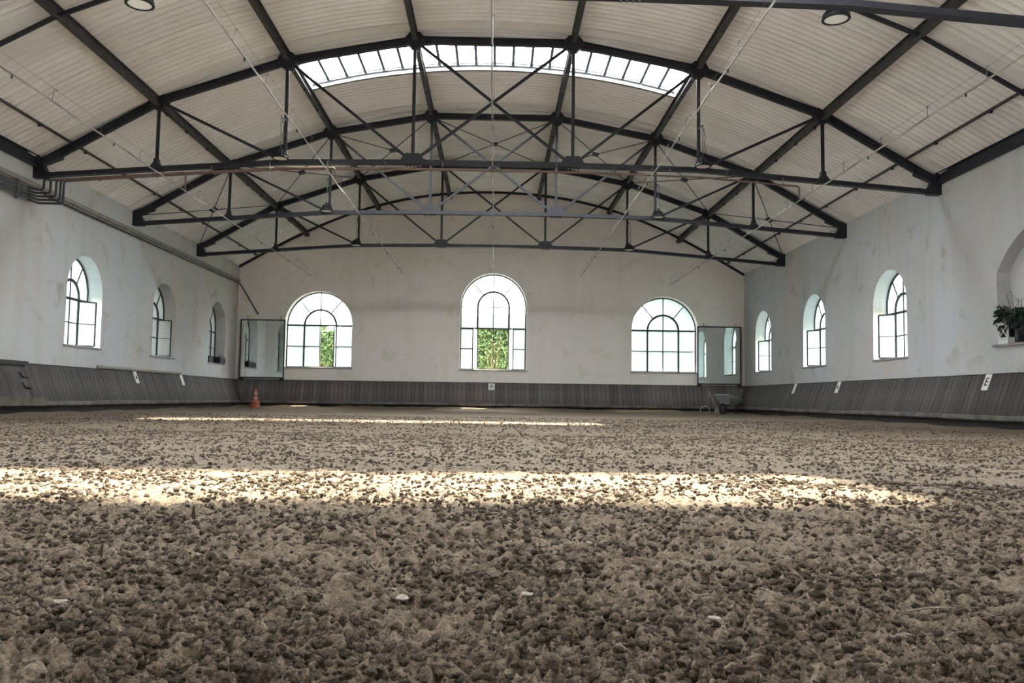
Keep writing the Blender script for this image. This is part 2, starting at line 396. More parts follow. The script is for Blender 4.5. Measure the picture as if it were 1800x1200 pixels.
rect_side = [(YF - WT, -0.4), (YB + WT, -0.4), (YB + WT, 5.56), (YF - WT, 5.56)]
holes_side = [arch_outline(c, side_spec['hw'], side_spec['sill'], side_spec['spring']) for c in SIDE_Y + SIDE_NEAR]
niche = seg_outline(14.30, 1.66, 1.65, 3.08, 0.86)
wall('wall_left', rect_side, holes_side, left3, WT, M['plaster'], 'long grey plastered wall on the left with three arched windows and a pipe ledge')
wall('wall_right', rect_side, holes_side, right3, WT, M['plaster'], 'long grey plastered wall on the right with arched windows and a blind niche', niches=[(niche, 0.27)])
gab = [(-10.0, -0.4), (10.0, -0.4)] + [(x, roof_z(x) + 0.03) for x in np.linspace(10.0, -10.0, 41)]
wall('wall_back', gab, [arch_outline(c, s['hw'], s['sill'], s['spring'], s['rise']) for c, s in END], back3, WT, M['plaster_end'], 'warm grey plastered gable wall at the far end with three arched windows')
wall('wall_front', gab, [], front3, WT, M['plaster_end'], 'plain gable wall of the hall behind the viewpoint')
# gable edge angle along the roof line
mb = MB(); xs = np.linspace(-10, 10, 41)
for a, b in zip(xs[:-1], xs[1:]): mb.bar((a, YB - 0.03, roof_z(a) - 0.03), (b, YB - 0.03, roof_z(b) - 0.03), 0.06, 0.085, up=(0, 0, 1))
tag(mb.build('trim_1', M['steel']), 'dark steel edge angle where the far gable wall meets the roof', 'trim', kind='structure')

# ------------------------------------------------------------------ windows
WIN_N = [0]; PANE = ['end_pane']
def arc(cu, cz, r, a0, a1, n, ry=None):
    ry = ry or r
    return [(cu + r * math.cos(a0 + (a1 - a0) * i / n), cz + ry * math.sin(a0 + (a1 - a0) * i / n)) for i in range(n + 1)]
def window(c, sp, P, label, open_=(0, 0), simple=False, outer_open=0):
    """P(u,z,d) to 3D; d grows outwards. open_: opening angle (deg) of the two middle casements"""
    WIN_N[0] += 1
    w = thing('window_%d' % WIN_N[0], label, 'window', P(c, sp['sill'], FR), kind='structure')
    base = Vector(w.location)
    L = lambda u, z, d=0.0: Vector(P(u, z, FR + d)) - base
    hw, sill, spring, bars, ih, isp, rise = (sp[k] for k in ('hw', 'sill', 'spring', 'bars', 'ih', 'ispring', 'rise'))
    hw_, rise_ = hw - 0.002, rise - 0.002
    du = (L(1, 0) - L(0, 0)); dn = (L(0, 0, 1) - L(0, 0, 0)); dz = Vector((0, 0, 1))
    nrm = dn
    def strip(pts, wd, th, name='muntin', parent=w):
        b_ = MB(); 
        for p, q in zip(pts[:-1], pts[1:]): b_.bar(L(*p), L(*q), th, wd, up=tuple((L(*q) - L(*p)).cross(nrm)))
        return b_.build(name, M['frame'], parent)
    def pane(poly, parent=w):
        b_ = MB(); k = len(poly)
        b_.add([L(u, z) for u, z in poly], [tuple(range(k))])
        return b_.build('pane', M['clear_pane' if simple else PANE[0]], parent)
    # outer frame
    ol = [(c - hw + .02, spring), (c - hw + .02, sill + .02), (c + hw - .02, sill + .02), (c + hw - .02, spring)] + arc(c, spring, hw - .02, 0, math.pi, 24, rise - .02)[1:]
    strip(ol, 0.042, 0.06, 'window_frame')
    if simple:
        pane([(c - hw_, sill), (c + hw_, sill)] + arc(c, spring, hw_, 0, math.pi, 24, rise_)); return w
    top = bars[-1]
    cols = [c - hw, c - ih, c, c + ih, c + hw]
    cas_top = bars[1]
    zrows = [sill] + bars
    for i in range(len(zrows) - 1):
        for j in range(4):
            if zrows[i + 1] <= cas_top + 1e-6 and ((j == 1 and open_[0]) or (j == 2 and open_[1])): continue
            if outer_open and j == 3 and zrows[i + 1] <= cas_top + 1e-6: continue
            pane([(cols[j] + .008, zrows[i] + .008), (cols[j + 1] - .008, zrows[i] + .008), (cols[j + 1] - .008, zrows[i + 1] - .008), (cols[j] + .008, zrows[i + 1] - .008)])
    zt_side = top
    # arch panes: inner two, outer four
    ai = math.radians(50)
    iz = isp
    def inner(a): return (c + ih * math.cos(a), iz + ih * math.sin(a))
    def outer(a): return (c + hw_ * math.cos(a), spring + rise_ * math.sin(a))
    pane([(c, top), (c + ih, top)] + arc(c, iz, ih, 0, math.pi / 2, 10))
    pane([(c, top), (c, iz + ih)] + arc(c, iz, ih, math.pi / 2, math.pi, 10)[1:] + [(c - ih, top)])
    for a0, a1, first in ((0, ai, 1), (ai, math.pi / 2, 0), (math.pi / 2, math.pi - ai, 0), (math.pi - ai, math.pi, 2)):
        o_ = [outer(a0 + (a1 - a0) * i / 10) for i in range(11)]; i_ = [inner(a1 + (a0 - a1) * i / 10) for i in range(11)]
        if first == 1: o_ = [(c + hw_, top)] + o_; i_ = i_ + [(c + ih, top)]
        if first == 2: o_ = o_ + [(c - hw_, top)]; i_ = [(c - ih, top)] + i_
        pane(o_ + i_)
    # muntins
    strip([(c - ih, top if len(bars) < 3 else bars[1])] + [(c - ih, iz)] + arc(c, iz, ih, math.pi, 0, 20) + [(c + ih, iz), (c + ih, top if len(bars) < 3 else bars[1])], 0.065, 0.06, 'inner_arch')
    for k in (-1, 1): strip([(c + k * ih, sill), (c + k * ih, cas_top)], 0.06, 0.06, 'inner_leg')
    strip([(c - hw, cas_top), (c + hw, cas_top)], 0.06, 0.055)
    strip([(c, cas_top), (c, spring + rise)], 0.03, 0.04)
    if len(bars) == 3: strip([(c - hw, bars[2]), (c + hw, bars[2])], 0.02, 0.04)
    for s_ in (-1, 1):
        a = ai if s_ > 0 else math.pi - ai
        strip([inner(a), outer(a)], 0.03, 0.04)
        if not (outer_open and s_ > 0): strip([(c + s_ * ih, bars[0]), (c + s_ * hw, bars[0])], 0.028, 0.04)
    strip([(c, sill), (c, cas_top)], 0.03, 0.045)
    # middle casements (closed panes above; open ones swing into the hall)
    for s_, j, ang in ((-1, 0, open_[0]), (1, 1, open_[1])) + (((-1, 2, outer_open),) if outer_open else ()):
        if not ang:
            strip([(c + s_ * ih, bars[0]), (c, bars[0])], 0.028, 0.04); continue
        h0 = L(c + (ih if j == 2 else s_ * ih), 0); h0.z = 0
        a = math.radians(ang)
        dr = (du * (-s_) * math.cos(a) - dn * math.sin(a)); wd = (hw - ih if j == 2 else ih) - .03
        b_ = MB(); z0, z1 = sill + .03 - base.z, cas_top - .03 - base.z
        q = lambda t, z: h0 + dr * t + dz * z
        for p0, p1 in ((q(0.02, z0), q(0.02, z1)), (q(wd, z0), q(wd, z1)), (q(0, z0), q(wd, z0)), (q(0, z1), q(wd, z1))):
            b_.bar(p0, p1, 0.035, 0.035, up=tuple(dr.cross(dz)))
        zb = bars[0] - base.z
        b_.bar(q(0, zb), q(wd, zb), 0.02, 0.02, up=tuple(dr.cross(dz)))
        cs = b_.build('casement', M['frame'], w)
        for za, zb2 in ((z0, zb), (zb, z1)):
            p_ = MB(); p_.add([q(.02, za + .01), q(wd - .01, za + .01), q(wd - .01, zb2 - .01), q(.02, zb2 - .01)], [(0, 1, 2, 3)])
            p_.build('pane', M['pane'], cs)
    return w
def sill(c, hw, z, P, parent):
    base = Vector(parent.location)
    b_ = MB(); pts = [Vector(P(c + s_ * (hw + .05), z - 0.02, d)) - base for s_ in (-1, 1) for d in (-0.03, FR)]
    lo = [p - Vector((0, 0, .035)) for p in pts]
    b_.add(pts + lo, [(0, 1, 3, 2), (4, 6, 7, 5), (0, 2, 6, 4), (1, 5, 7, 3), (0, 4, 5, 1), (2, 3, 7, 6)])
    b_.build('sill', M['sill'], parent)
for (c, s_), nm, op in zip(END, ('left', 'centre', 'right'), ((0, 93), (106, 106), (0, 0))):
    lab = {'left': 'arched frosted window in the far wall beside the left mirror, one casement open on greenery',
           'centre': 'tall arched frosted window in the middle of the far wall, both casements open',
           'right': 'arched frosted window in the far wall beside the right mirror, all panes closed'}[nm]
    w = window(c, s_, back3, lab, op); sill(c, s_['hw'], s_['sill'], back3, w)
PANE[0] = 'pane'
ordw = ['nearest', 'middle', 'farthest']
for i, c in enumerate(SIDE_Y):
    w = window(c, side_spec, left3, 'arched window in the left wall, %s of the three, %s' % (ordw[i], ('bright panes with far casement swung in', 'dull grey panes with far casement swung in', 'closed, black case on its sill')[i]), outer_open=(47, 47, 0)[i]); sill(c, .88, 1.62, left3, w)
    w = window(c, side_spec, right3, 'bright arched window in the right wall, %s of the three, far casement swung in' % ordw[i], outer_open=47); sill(c, .88, 1.62, right3, w)
for c in SIDE_NEAR:
    window(c, side_spec, left3, 'clear window added unseen in the left wall for more daylight', simple=True)['group'] = 'added daylight windows'
    window(c, side_spec, right3, 'clear window added unseen in the right wall for more daylight', simple=True)['group'] = 'added daylight windows'

# ------------------------------------------------------------------ roof: added light-stop deck, corrugated sheets, skylights
LAM = 0.19; NW = 5
SK1 = (18.65, 18.65 + 8 * LAM)
n_between = 11
SK2 = (SK1[0] - n_between * NW * LAM - 8 * LAM, SK1[0] - n_between * NW * LAM)
SKX = 4.58
ceil = thing('ceiling', 'arched corrugated roof underside of pale grey fibre cement sheets', 'ceiling', kind='structure')
mb = MB()
def deck_strip(y0, y1, x0, x1, n=24):
    xs = np.linspace(x0, x1, n)
    vs_ = [];
    for x in xs:
        z = roof_z(x) + 0.15
        vs_ += [(x, y0, z), (x, y1, z), (x, y0, z + .06), (x, y1, z + .06)]
    fs = []
    for i in range(n - 1):
        a, b = 4 * i, 4 * i + 4
        fs += [(a, a + 1, b + 1, b), (a + 2, b + 2, b + 3, a + 3), (a, b, b + 2, a + 2), (a + 1, a + 3, b + 3, b + 1)]
    fs += [(0, 2, 3, 1), (4 * n - 4, 4 * n - 3, 4 * n - 1, 4 * n - 2)]
    mb.add(vs_, fs)
for y0, y1 in ((YF - .6, SK2[0]), (SK2[1], SK1[0]), (SK1[1], YB + .6)): deck_strip(y0, y1, -10.6, 10.6, 49)
for y0, y1 in (SK2, SK1):
    deck_strip(y0, y1, -10.6, -SKX - .08, 16); deck_strip(y0, y1, SKX + .08, 10.6, 16)
mb.build('light_stop_deck', M['deck'], ceil)  # unseen skin added over the sheets to stop light leaking at joints
facets = [(-10.25, -7.37), (-7.37, -4.58), (-4.58, -1.77), (-1.77, 1.77), (1.77, 4.58), (4.58, 7.37), (7.37, 10.25)]
def sheet_mesh(x0, x1, nw, dz):
    ns, nu = 12 * nw + 1, 7
    ys = np.linspace(0, nw * LAM, ns); xs = np.linspace(x0, x1, nu)
    vs_ = []; fs = []
    for y in ys:
        o_ = 0.112 * ((1 + math.cos(2 * math.pi * y / LAM + math.pi)) / 2) ** 2.0 - .022
        for x in xs: vs_.append((x, y, roof_z(x) + 0.03 + o_ + dz))
    for i in range(ns - 1):
        for j in range(nu - 1): a = i * nu + j; fs.append((a, a + 1, a + nu + 1, a + nu))
    b_ = MB(); b_.add(vs_, fs); return b_.mesh('corrugated_sheet', M['sheet'], True)
smesh = [sheet_mesh(a - .06, b + .06, NW, -0.008 if i % 2 else 0.0) for i, (a, b) in enumerate(facets)]
smesh8 = [sheet_mesh(a - .06, b + .06, 8, 0.0) for a, b in facets]
rows = [SK1[0] - (k + 1) * NW * LAM for k in range(n_between)] + [SK1[1] + k * NW * LAM for k in range(13)]
y = SK2[0]
while y > YF: y -= NW * LAM; rows.append(y)
for r_i, y in enumerate(rows):
    for f_i in range(7):
        if y < 6.0: continue
        inst(smesh[f_i], 'corrugated_sheet', ceil, (0, y, 0.004 * (r_i % 2)))
for (y0, y1) in (SK1, SK2):
    for f_i in (0, 1, 5, 6): inst(smesh8[f_i], 'corrugated_sheet', ceil, (0, y0, 0))
# the part of the roof overhead and behind the viewpoint: one joined sheet field
b_ = MB()
for y in rows:
    if y < 6.0:
        for f_i in range(7):
            me = smesh[f_i]; b_.add([(v.co.x, v.co.y + y, v.co.z) for v in me.vertices], [tuple(p.vertices) for p in me.polygons])
o = b_.build('rear_sheets', M['sheet'], ceil, True); o['kind'] = 'stuff'
# flat cover strips on the near side of each truss
for yt in [13.95] + T[1:]:
    b_ = MB(); xs = np.linspace(-10.1, 10.1, 49)
    vs_ = []; fs = []
    for x in xs:
        z = roof_z(x) - 0.004
        vs_ += [(x, yt - .46, z), (x, yt - .16, z - .012), (x, yt - .14, z + .03)]
    for i in range(48):
        a = 3 * i; fs += [(a, a + 1, a + 4, a + 3), (a + 1, a + 2, a + 5, a + 4)]
    b_.add(vs_, fs); b_.build('cover_strip', M['sheet'], ceil)

def skylight(y0, y1, label):
    sk = thing('skylight', label, 'skylight', (0, y0, roof_z(0)), kind='structure')
    base = Vector(sk.location)
    up = 0.17
    xs = np.linspace(-SKX, SKX, 31)
    for yy, nm, sgn in ((y0, 'near_curb', 1), (y1, 'far_curb', -1)):
        b_ = MB()
        for a, b in zip(xs[:-1], xs[1:]):
            za, zb = roof_z(a), roof_z(b)
            b_.add([Vector(p) - base for p in ((a, yy, za - .03), (b, yy, zb - .03), (b, yy, zb + up), (a, yy, za + up), (a, yy - sgn * .05, za - .03), (b, yy - sgn * .05, zb - .03), (b, yy - sgn * .05, zb + up), (a, yy - sgn * .05, za + up))],
                   [(0, 1, 2, 3), (5, 4, 7, 6), (3, 2, 6, 7), (4, 5, 1, 0)])
        b_.build(nm, M['curb'], sk)
    b_ = MB()
    for a, b in zip(xs[:-1], xs[1:]):
        b_.bar(Vector((a, y1 - .03, roof_z(a) + .10)) - base, Vector((b, y1 - .03, roof_z(b) + .10)) - base, .05, .02)
        b_.bar(Vector((a, y1 - .02, roof_z(a) - .025)) - base, Vector((b, y1 - .02, roof_z(b) - .025)) - base, .07, .02)
    b_.build('ledge', M['curb'], sk)
    for s_ in (-1, 1):
        b_ = MB(); b_.bar(Vector((s_ * (SKX + .04), y0, roof_z(SKX) + .06)) - base, Vector((s_ * (SKX + .04), y1, roof_z(SKX) + .06)) - base, .05, .24)
        b_.build('end_curb', M['curb'], sk)
    px = np.linspace(-SKX, SKX, 21)
    for i, x in enumerate(px):
        b_ = MB(); b_.bar(Vector((x, y0, roof_z(x) + up - .03)) - base, Vector((x, y1, roof_z(x) + up - .03)) - base, .07, .10)
        b_.build('glazing_bar', M['glaze_bar'], sk)
    for a, b in zip(px[:-1], px[1:]):
        b_ = MB(); b_.add([Vector(p) - base for p in ((a + .01, y0 + .0, roof_z(a) + up + .02), (b - .01, y0, roof_z(b) + up + .02), (b - .01, y1, roof_z(b) + up + .02), (a + .01, y1, roof_z(a) + up + .02))], [(0, 1, 2, 3)])
        b_.build('pane', M['roof_pane'], sk)
    for x in px[3:-2:3]:
        b_ = MB(); b_.bar(Vector((x, y1 - .06, roof_z(x) + .16)) - base, Vector((x, y1 - .05, roof_z(x) + .02)) - base, .015, .015, up=(1, 0, 0)); b_.build('opening_stay', M['glaze_bar'], sk)
    return sk
def portal(c, rot, sx, sy):
    # sampling guide for the sky light that enters through an opening (emits nothing itself)
    ld = bpy.data.lights.new('daylight_portal', 'AREA'); ld.shape = 'RECTANGLE'; ld.size = sx; ld.size_y = sy
    ld.cycles.is_portal = True
    o_ = bpy.data.objects.new('daylight_portal', ld); COL.objects.link(o_); o_.location = c; o_.rotation_euler = rot
for y0, y1 in (SK1, SK2):
    for k in range(4):
        xa, xb = -SKX + k * SKX / 2, -SKX + (k + 1) * SKX / 2
        za, zb = roof_z(xa) + .22, roof_z(xb) + .22
        portal(((xa + xb) / 2, (y0 + y1) / 2, max((za + zb) / 2, roof_z((xa + xb) / 2) + .22)), (0, -math.atan2(zb - za, xb - xa), 0), math.hypot(xb - xa, zb - za), y1 - y0)
for c in SIDE_NEAR:
    portal((-10.46, c, 2.73), (0, math.pi / 2, math.pi), 2.24, 1.8); portal((10.46, c, 2.73), (0, math.pi / 2, 0), 2.24, 1.8)
skylight(*SK1, 'long raised glass skylight across the roof behind the front truss')
skylight(*SK2, 'long raised glass skylight across the roof overhead, out of sight')

# ------------------------------------------------------------------ trusses
def top_pts():
    return [Vector((-9.93, 0, 5.43))] + [Vector((x, 0, z)) for x, z in zip(XN, ZT)] + [Vector((9.93, 0, 5.43))]
def bot_pts():
    return [Vector((-9.93, 0, 5.19))] + [Vector((x, 0, z)) for x, z in zip(XN, ZBT)] + [Vector((9.93, 0, 5.19))]
TRUSS_MESH = {}
def tmesh(key, fn):
    if key not in TRUSS_MESH:
        b_ = MB(); fn(b_); TRUSS_MESH[key] = b_.mesh(key[0] if isinstance(key, tuple) else key, M['steel'])
    return TRUSS_MESH[key]
def oct_(w, h, c=0.3):
    x, z = w / 2, h / 2; cx_, cz_ = w * c * .75, h * c
    return [(-x, -z + cz_ * 1.25), (-x + cx_ * 1.4, -z), (x - cx_ * 1.4, -z), (x, -z + cz_ * 1.25), (x, z - cz_), (x - cx_, z), (-x + cx_, z), (-x, z - cz_)]
def truss(y, label):
    t = thing('roof_truss', label, 'truss', (0, y, 0), 'steel roof trusses')
    tp, bp_ = top_pts(), bot_pts()
    for i in range(7):
        inst(tmesh(('top_chord', i), lambda b_: b_.ibeam(tp[i], tp[i + 1], .11, .165, up=(0, 0, 1))), 'top_chord', t)
        inst(tmesh(('bottom_chord', i), lambda b_: (b_.bar(bp_[i] + Vector((0, -.045, 0)), bp_[i + 1] + Vector((0, -.045, 0)), .018, .10), b_.bar(bp_[i] + Vector((0, .045, 0)), bp_[i + 1] + Vector((0, .045, 0)), .018, .10), b_.bar(bp_[i] + Vector((0, 0, -.042)), bp_[i + 1] + Vector((0, 0, -.042)), .15, .016))), 'bottom_chord', t)
    for i in range(6):
        a, b = tp[i + 1], bp_[i + 1]
        inst(tmesh(('post', i), lambda b_: (b_.bar(a, b, .035, .075, up=(0, 1, 0)), b_.bar(a, b, .075, .02, up=(0, 1, 0)))), 'post', t)
    dg = [(1, 2), (2, 3), (3, 4), (4, 3), (5, 4), (6, 5)]
    for k, (i, j) in enumerate(dg):
        off = Vector((0, .03 if k in (2,) else (-.03 if k == 3 else 0), 0))
        inst(tmesh(('diagonal', k), lambda b_: (b_.bar(tp[i] + off, bp_[j] + off, .055, .065, up=(0, 1, 0)),)), 'diagonal', t)
    for i in range(6):
        p = tp[i + 1]; sl = (math.atan2(tp[i + 2].z - tp[i].z, tp[i + 2].x - tp[i].x)) * .5
        pl = oct_(.42, .36)
        pl = [(x * math.cos(sl) - z * math.sin(sl), x * math.sin(sl) + z * math.cos(sl)) for x, z in pl]
        inst(tmesh(('gusset', i), lambda b_: b_.prism(pl, p + Vector((0, -.075, -.02)), (1, 0, 0), (0, 0, 1), (0, 1, 0), .15)), 'gusset', t)
        p = bp_[i + 1]
        if i in (2, 3): pl2 = [(-.26, -.05), (.26, -.05), (.25, .06), (.15, .19), (-.15, .19), (-.25, .06)]
        else: pl2 = [(-.15, -.05), (.15, -.05), (.13, .03), (.05, .14), (.045, .22), (-.045, .22), (-.05, .14), (-.13, .03)]
        inst(tmesh(('gusset', 10 + i), lambda b_: b_.prism(pl2, p + Vector((0, -.07, 0)), (1, 0, 0), (0, 0, 1), (0, 1, 0), .14)), 'gusset', t)
        if i in (2, 3):
            for q in range(4):
                inst(tmesh('bolt', lambda b_: b_.lathe([(0.001, -.1), (.02, -.1), (.02, -.05)], (0, 0, 0), 6)), 'bolt', t, p + Vector((-.12 + .08 * q, -.03, 0)))
    for s_ in (-1, 1):
        pl = [(s_ * -10.03, 5.13), (s_ * -9.70, 5.13), (s_ * -9.73, 5.30), (s_ * -9.80, 5.42), (s_ * -9.42, 5.58), (s_ * -9.46, 5.72), (s_ * -10.03, 5.52)]
        inst(tmesh(('end_plate', s_), lambda b_: b_.prism(pl, (0, -.08, 0), (1, 0, 0), (0, 0, 1), (0, 1, 0), .16)), 'end_plate', t)
    return t
for yt, lab in zip(T, ('dark steel roof truss just overhead, only part of its tie at the top right', 'dark steel roof truss in front of the skylight, largest one in full view',
                       'dark steel roof truss in the middle, behind the skylight', 'dark steel roof truss farthest back, nearest the gable wall')):
    truss(yt, lab)

# purlins along the hall
pnames = ['first', 'second', 'third', 'fourth', 'fifth', 'sixth']
for i, x in enumerate(XN):
    p = thing('purlin', 'long dark steel purlin under the roof, %s of six from the left wall' % pnames[i], 'purlin', (x, 0, 0), 'purlins along the hall')
    z = roof_z(x) - .115
    ys = [YF] + T + [YB]
    for a, b in zip(ys[:-1], ys[1:]):
        b_ = MB(); b_.ibeam((0, a + .02, z), (0, b - .02, z), .115, .19); b_.build('beam_length', M['purlin'], p)
    for q in (18.4, 19.6, 21.0, 24.5, 25.9, 29.5):
        b_ = MB(); b_.box((.0, q, z - .12), (.05, .09, .05)); b_.build('clip', M['steel'], p)
    b_ = MB(); b_.box((0, YB - .14, z - .06), (.16, .28, .12)); b_.build('wall_seat', M['purlin'], p)
for s_, nm in ((-1, 'left'), (1, 'right')):
    p = thing('batten', 'thin dark batten under the roof sheets along the %s wall' % nm, 'batten', (s_ * 9.25, 0, 0), 'thin battens')
    b_ = MB(); b_.bar((0, YF + .1, roof_z(9.25) - .035), (0, YB - .08, roof_z(9.25) - .035), .035, .05); b_.build('lath', M['purlin'], p)
    for q in np.arange(11, 32, 1.9):
        b_ = MB(); b_.box((0, q, roof_z(9.25) - .07), (.06, .05, .05)); b_.build('clip', M['purlin'], p)
    eb = thing('eave_beam', 'heavy dark steel beam on top of the %s wall beside the front truss' % nm, 'beam', (s_ * 9.93, 0, 5.485))
    b_ = MB(); b_.ibeam((0, T[0] + .05, 0), (0, T[1] - .1, 0), .14, .24); b_.build('beam_length', M['steel'], eb)
    for q in (T[1] - .12, T[0] + .08):
        b_ = MB(); b_.box((0, q, 0), (.16, .03, .26)); b_.build('end_plate', M['steel'], eb)
# thin mid-bay rafter
rf = thing('rafter', 'thin dark steel rafter crossing the roof between overhead and front truss', 'rafter', (0, 13.7, 0))
xs = [-9.95] + XN + [9.95]
for a, b in zip(xs[:-1], xs[1:]):
    b_ = MB(); b_.bar((a, 0, roof_z(a) - .17), (b, 0, roof_z(b) - .17), .05, .07); b_.build('rod_length', M['steel'], rf)
# wind bracing between trusses 2 and 3
ends = [(-9.93, 5.44)] + list(zip(XN, ZT)) + [(9.93, 5.44)]
for i in range(7):
    (xa, za), (xb, zb) = ends[i], ends[i + 1]
    ya, yb = T[2] + .1, T[3] - .1
    cpt = Vector(((xa + xb) / 2, (ya + yb) / 2, (za + zb) / 2))
    br = thing('cross_brace', 'thin steel cross brace under the roof sheets, %s of seven from the left' % (pnames + ['seventh'])[i], 'brace', cpt, 'cross braces between rear trusses')
    for x, z, y in ((xa, za, ya), (xb, zb, ya), (xa, za, yb), (xb, zb, yb)):
        b_ = MB(); e_ = Vector((x, y, z)) - cpt; e_ *= (1 - .12 / e_.length); b_.tube([e_ * .06, e_], .013, 6); b_.build('rod', M['steel'], br)
    b_ = MB(); b_.box((0, 0, 0), (.20, .26, .05), Matrix.Rotation(-math.atan2(zb - za, xb - xa), 3, 'Y')); b_.build('center_plate', M['steel'], br)

# ------------------------------------------------------------------ lamps
def lamp(x, y, z, label, chain_top, arm=0):
    lp = thing('high_bay_lamp', label, 'lamp', (x, y, z), 'black high bay lamps')
    b_ = MB(); b_.lathe([(0.03, .17), (.07, .165), (.085, .12), (.10, .10), (.165, .035), (.185, .0), (.185, -.012), (.15, -.016), (.15, -.004)], n=28); b_.build('housing', M['black'], lp, True)
    b_ = MB()
    for k in range(16):
        a = 2 * math.pi * k / 16; b_.bar((.07 * math.cos(a), .07 * math.sin(a), .16), (.17 * math.cos(a), .17 * math.sin(a), .035), .006, .03)
    b_.build('cooling_fins', M['black'], lp)
    b_ = MB(); b_.lathe([(0.0001, -.006), (.155, -.006)], n=28); b_.build('lens', M['lens'], lp)
    b_ = MB(); b_.tube([(0, 0, .17), (0, 0, .22)], .012, 6); b_.lathe([(.0, .24), (.03, .23), (.03, .2), (0, .19)], n=10); b_.build('hook', M['black'], lp)
    b_ = MB()
    n = max(3, int((chain_top - z - .24) / .06))
    for k in range(n):
        z0 = .24 + (chain_top - z - .24) * k / n; z1 = .24 + (chain_top - z - .24) * (k + 1) / n
        dx, dy = (.010, 0) if k % 2 else (0, .010)
        for s_ in (-1, 1): b_.bar((s_ * dx, s_ * dy, z0 - .005), (s_ * dx, s_ * dy, z1 + .005), .006, .006, up=(0, 1, 0))
    b_.build('chain', M['wire'], lp)
    b_ = MB(); b_.tube([(.03, .01, .2), (.07, .02, .35), (.03, 0, .5), (.06, .01, .65), (.02, .0, .85)], .006, 5); b_.build('cable', M['black'], lp)
    if arm:
        b_ = MB(); b_.bar((0, 0, chain_top - z), (arm, .2, chain_top - z - .02), .02, .03); b_.build('bracket', M['steel'], lp)
    return lp
mt, n_, l_, b__ = new_mat('lamp_lens'); b__.inputs['Base Color'].default_value = (.85, .85, .82, 1); b__.inputs['Roughness'].default_value = .35
M['lens'] = mt
for i, (y, z) in enumerate(((17.72, 5.62), (22.68, 5.60), (27.62, 5.57))):
    w_ = ('front', 'middle', 'rear')[i]
    lamp(-4.62, y, z, 'black bell lamp hanging by a chain left of centre at the %s truss' % w_, z + .92, .05)
    lamp(4.62, y, z, 'black bell lamp hanging by a chain right of centre at the %s truss' % w_, z + .92, -.05)
lamp(-4.62, 10.60, 5.57, 'black bell lamp seen from below at the top left', 6.5, .05)
lamp(4.60, 10.60, 5.59, 'black bell lamp seen from below at the top right under the overhead tie', 6.5, -.05)

# ------------------------------------------------------------------ watering pipes
def zchord(x): return float(np.interp(x, [-9.93] + XN + [9.93], [5.19] + ZBT + [5.19]))
LINES = [(-6.70, 4.90), (-3.48, 5.22), (-0.0, 5.50), (3.37, 5.21), (6.80, 4.93)]
for i, (x, z) in enumerate(LINES):
    ip = thing('watering_pipe', 'thin pale watering pipe slung along the hall, %s of five from the left' % pnames[i], 'pipe', (x, 0, z), 'watering pipes along the hall')
    pts = [(0.005 * math.sin(q * 1.3), q, 0.009 * math.cos(q * 2 * math.pi / 2.45)) for q in np.arange(1.0, 31.7, .6)]
    b_ = MB(); b_.tube(pts, .0135, 7); b_.build('pipe', M['pipe_white'], ip, True)
    b_ = MB(); b_.tube([(.03, 1.0, .19), (.03, 31.4, .19)], .0022, 4); b_.build('carrier_wire', M['wire'], ip)
    for k, q in enumerate(np.arange(1.6, 31.5, 1.55)):
        b_ = MB(); b_.tube([(0, q, .01), (.01, q + .01, .16), (.03, q + .02, .20), (.03, q + .06, .21), (.03, q + .06, .17)], .0045, 4); b_.build('hanger', M['wire'], ip)
        if k % 2 == 0:
            b_ = MB(); b_.tube([(0, q + .5, -.01), (0, q + .5, -.06)], .014, 6); b_.build('nozzle', M['pipe_dark'], ip)
# feed pipes: bundle on the left wall, loop at the front truss, run under its tie
yl = T[1] - .12
for i, (x, z) in enumerate(LINES):
    fp = thing('feed_pipe', 'dark feed pipe of the bundle from the left wall under the front truss, %s ending' % pnames[i], 'pipe', (0, 0, 0), 'feed pipe bundle')
    zz = 4.84 - i * .065; xx = -9.93
    xl = [-9.70, -9.58, -9.48, -9.41, -9.36][i]
    yo = T[1] - .16 + i * .04
    yturn = T[1] - .30
    b_ = MB(); b_.tube([(xx, T[0] - 4, zz), (xx, yturn - .1, zz)], .027, 8); b_.build('wall_run', M['pipe_grey'], fp, True)
    zt = zchord(-9.4) - .15
    b_ = MB(); b_.tube([(xx, yturn - .1, zz), (xx + .01, yturn - .03, zz), (xx + .06, yo - .02, zz), (xl - .06, yo, zz), (xl - .015, yo, zz + .015), (xl, yo, zz + .06), (xl, yo, zt - .06), (xl + .015, yo, zt - .015), (xl + .06, yo, zt)], .026, 8); b_.build('riser_loop', M['pipe_dark'], fp, True)
    pts = [(q, yo, zchord(q) - .16) for q in np.linspace(xl + .06, x, 24)]
    pts += [(x + .03, yo, zchord(x) - .19), (x + .03, yo, z + .02)]
    b_ = MB(); b_.tube(pts, .021, 8); b_.build('tie_run', M['pipe_brown'], fp, True)
cl = thing('pipe_clip_set', 'thin grey clips holding the pipe bundle to the left wall and front truss', 'clip')
for q in (12.0, 13.9, 15.8, 17.2):
    b_ = MB(); b_.box((-9.93, q, 4.71), (.075, .03, .42)); b_.build('wall_clip', M['pipe_grey'], cl)
for q in np.arange(-8.6, 6.9, 1.25):
    b_ = MB(); b_.bar((q, T[1] - .20, zchord(q) - .05), (q, T[1] - .20, zchord(q) - .2), .012, .02, up=(0, 1, 0)); b_.bar((q, T[1] - .2, zchord(q) - .19), (q, T[1] + .04, zchord(q) - .19), .02, .012); b_.build('strap', M['wire'], cl)
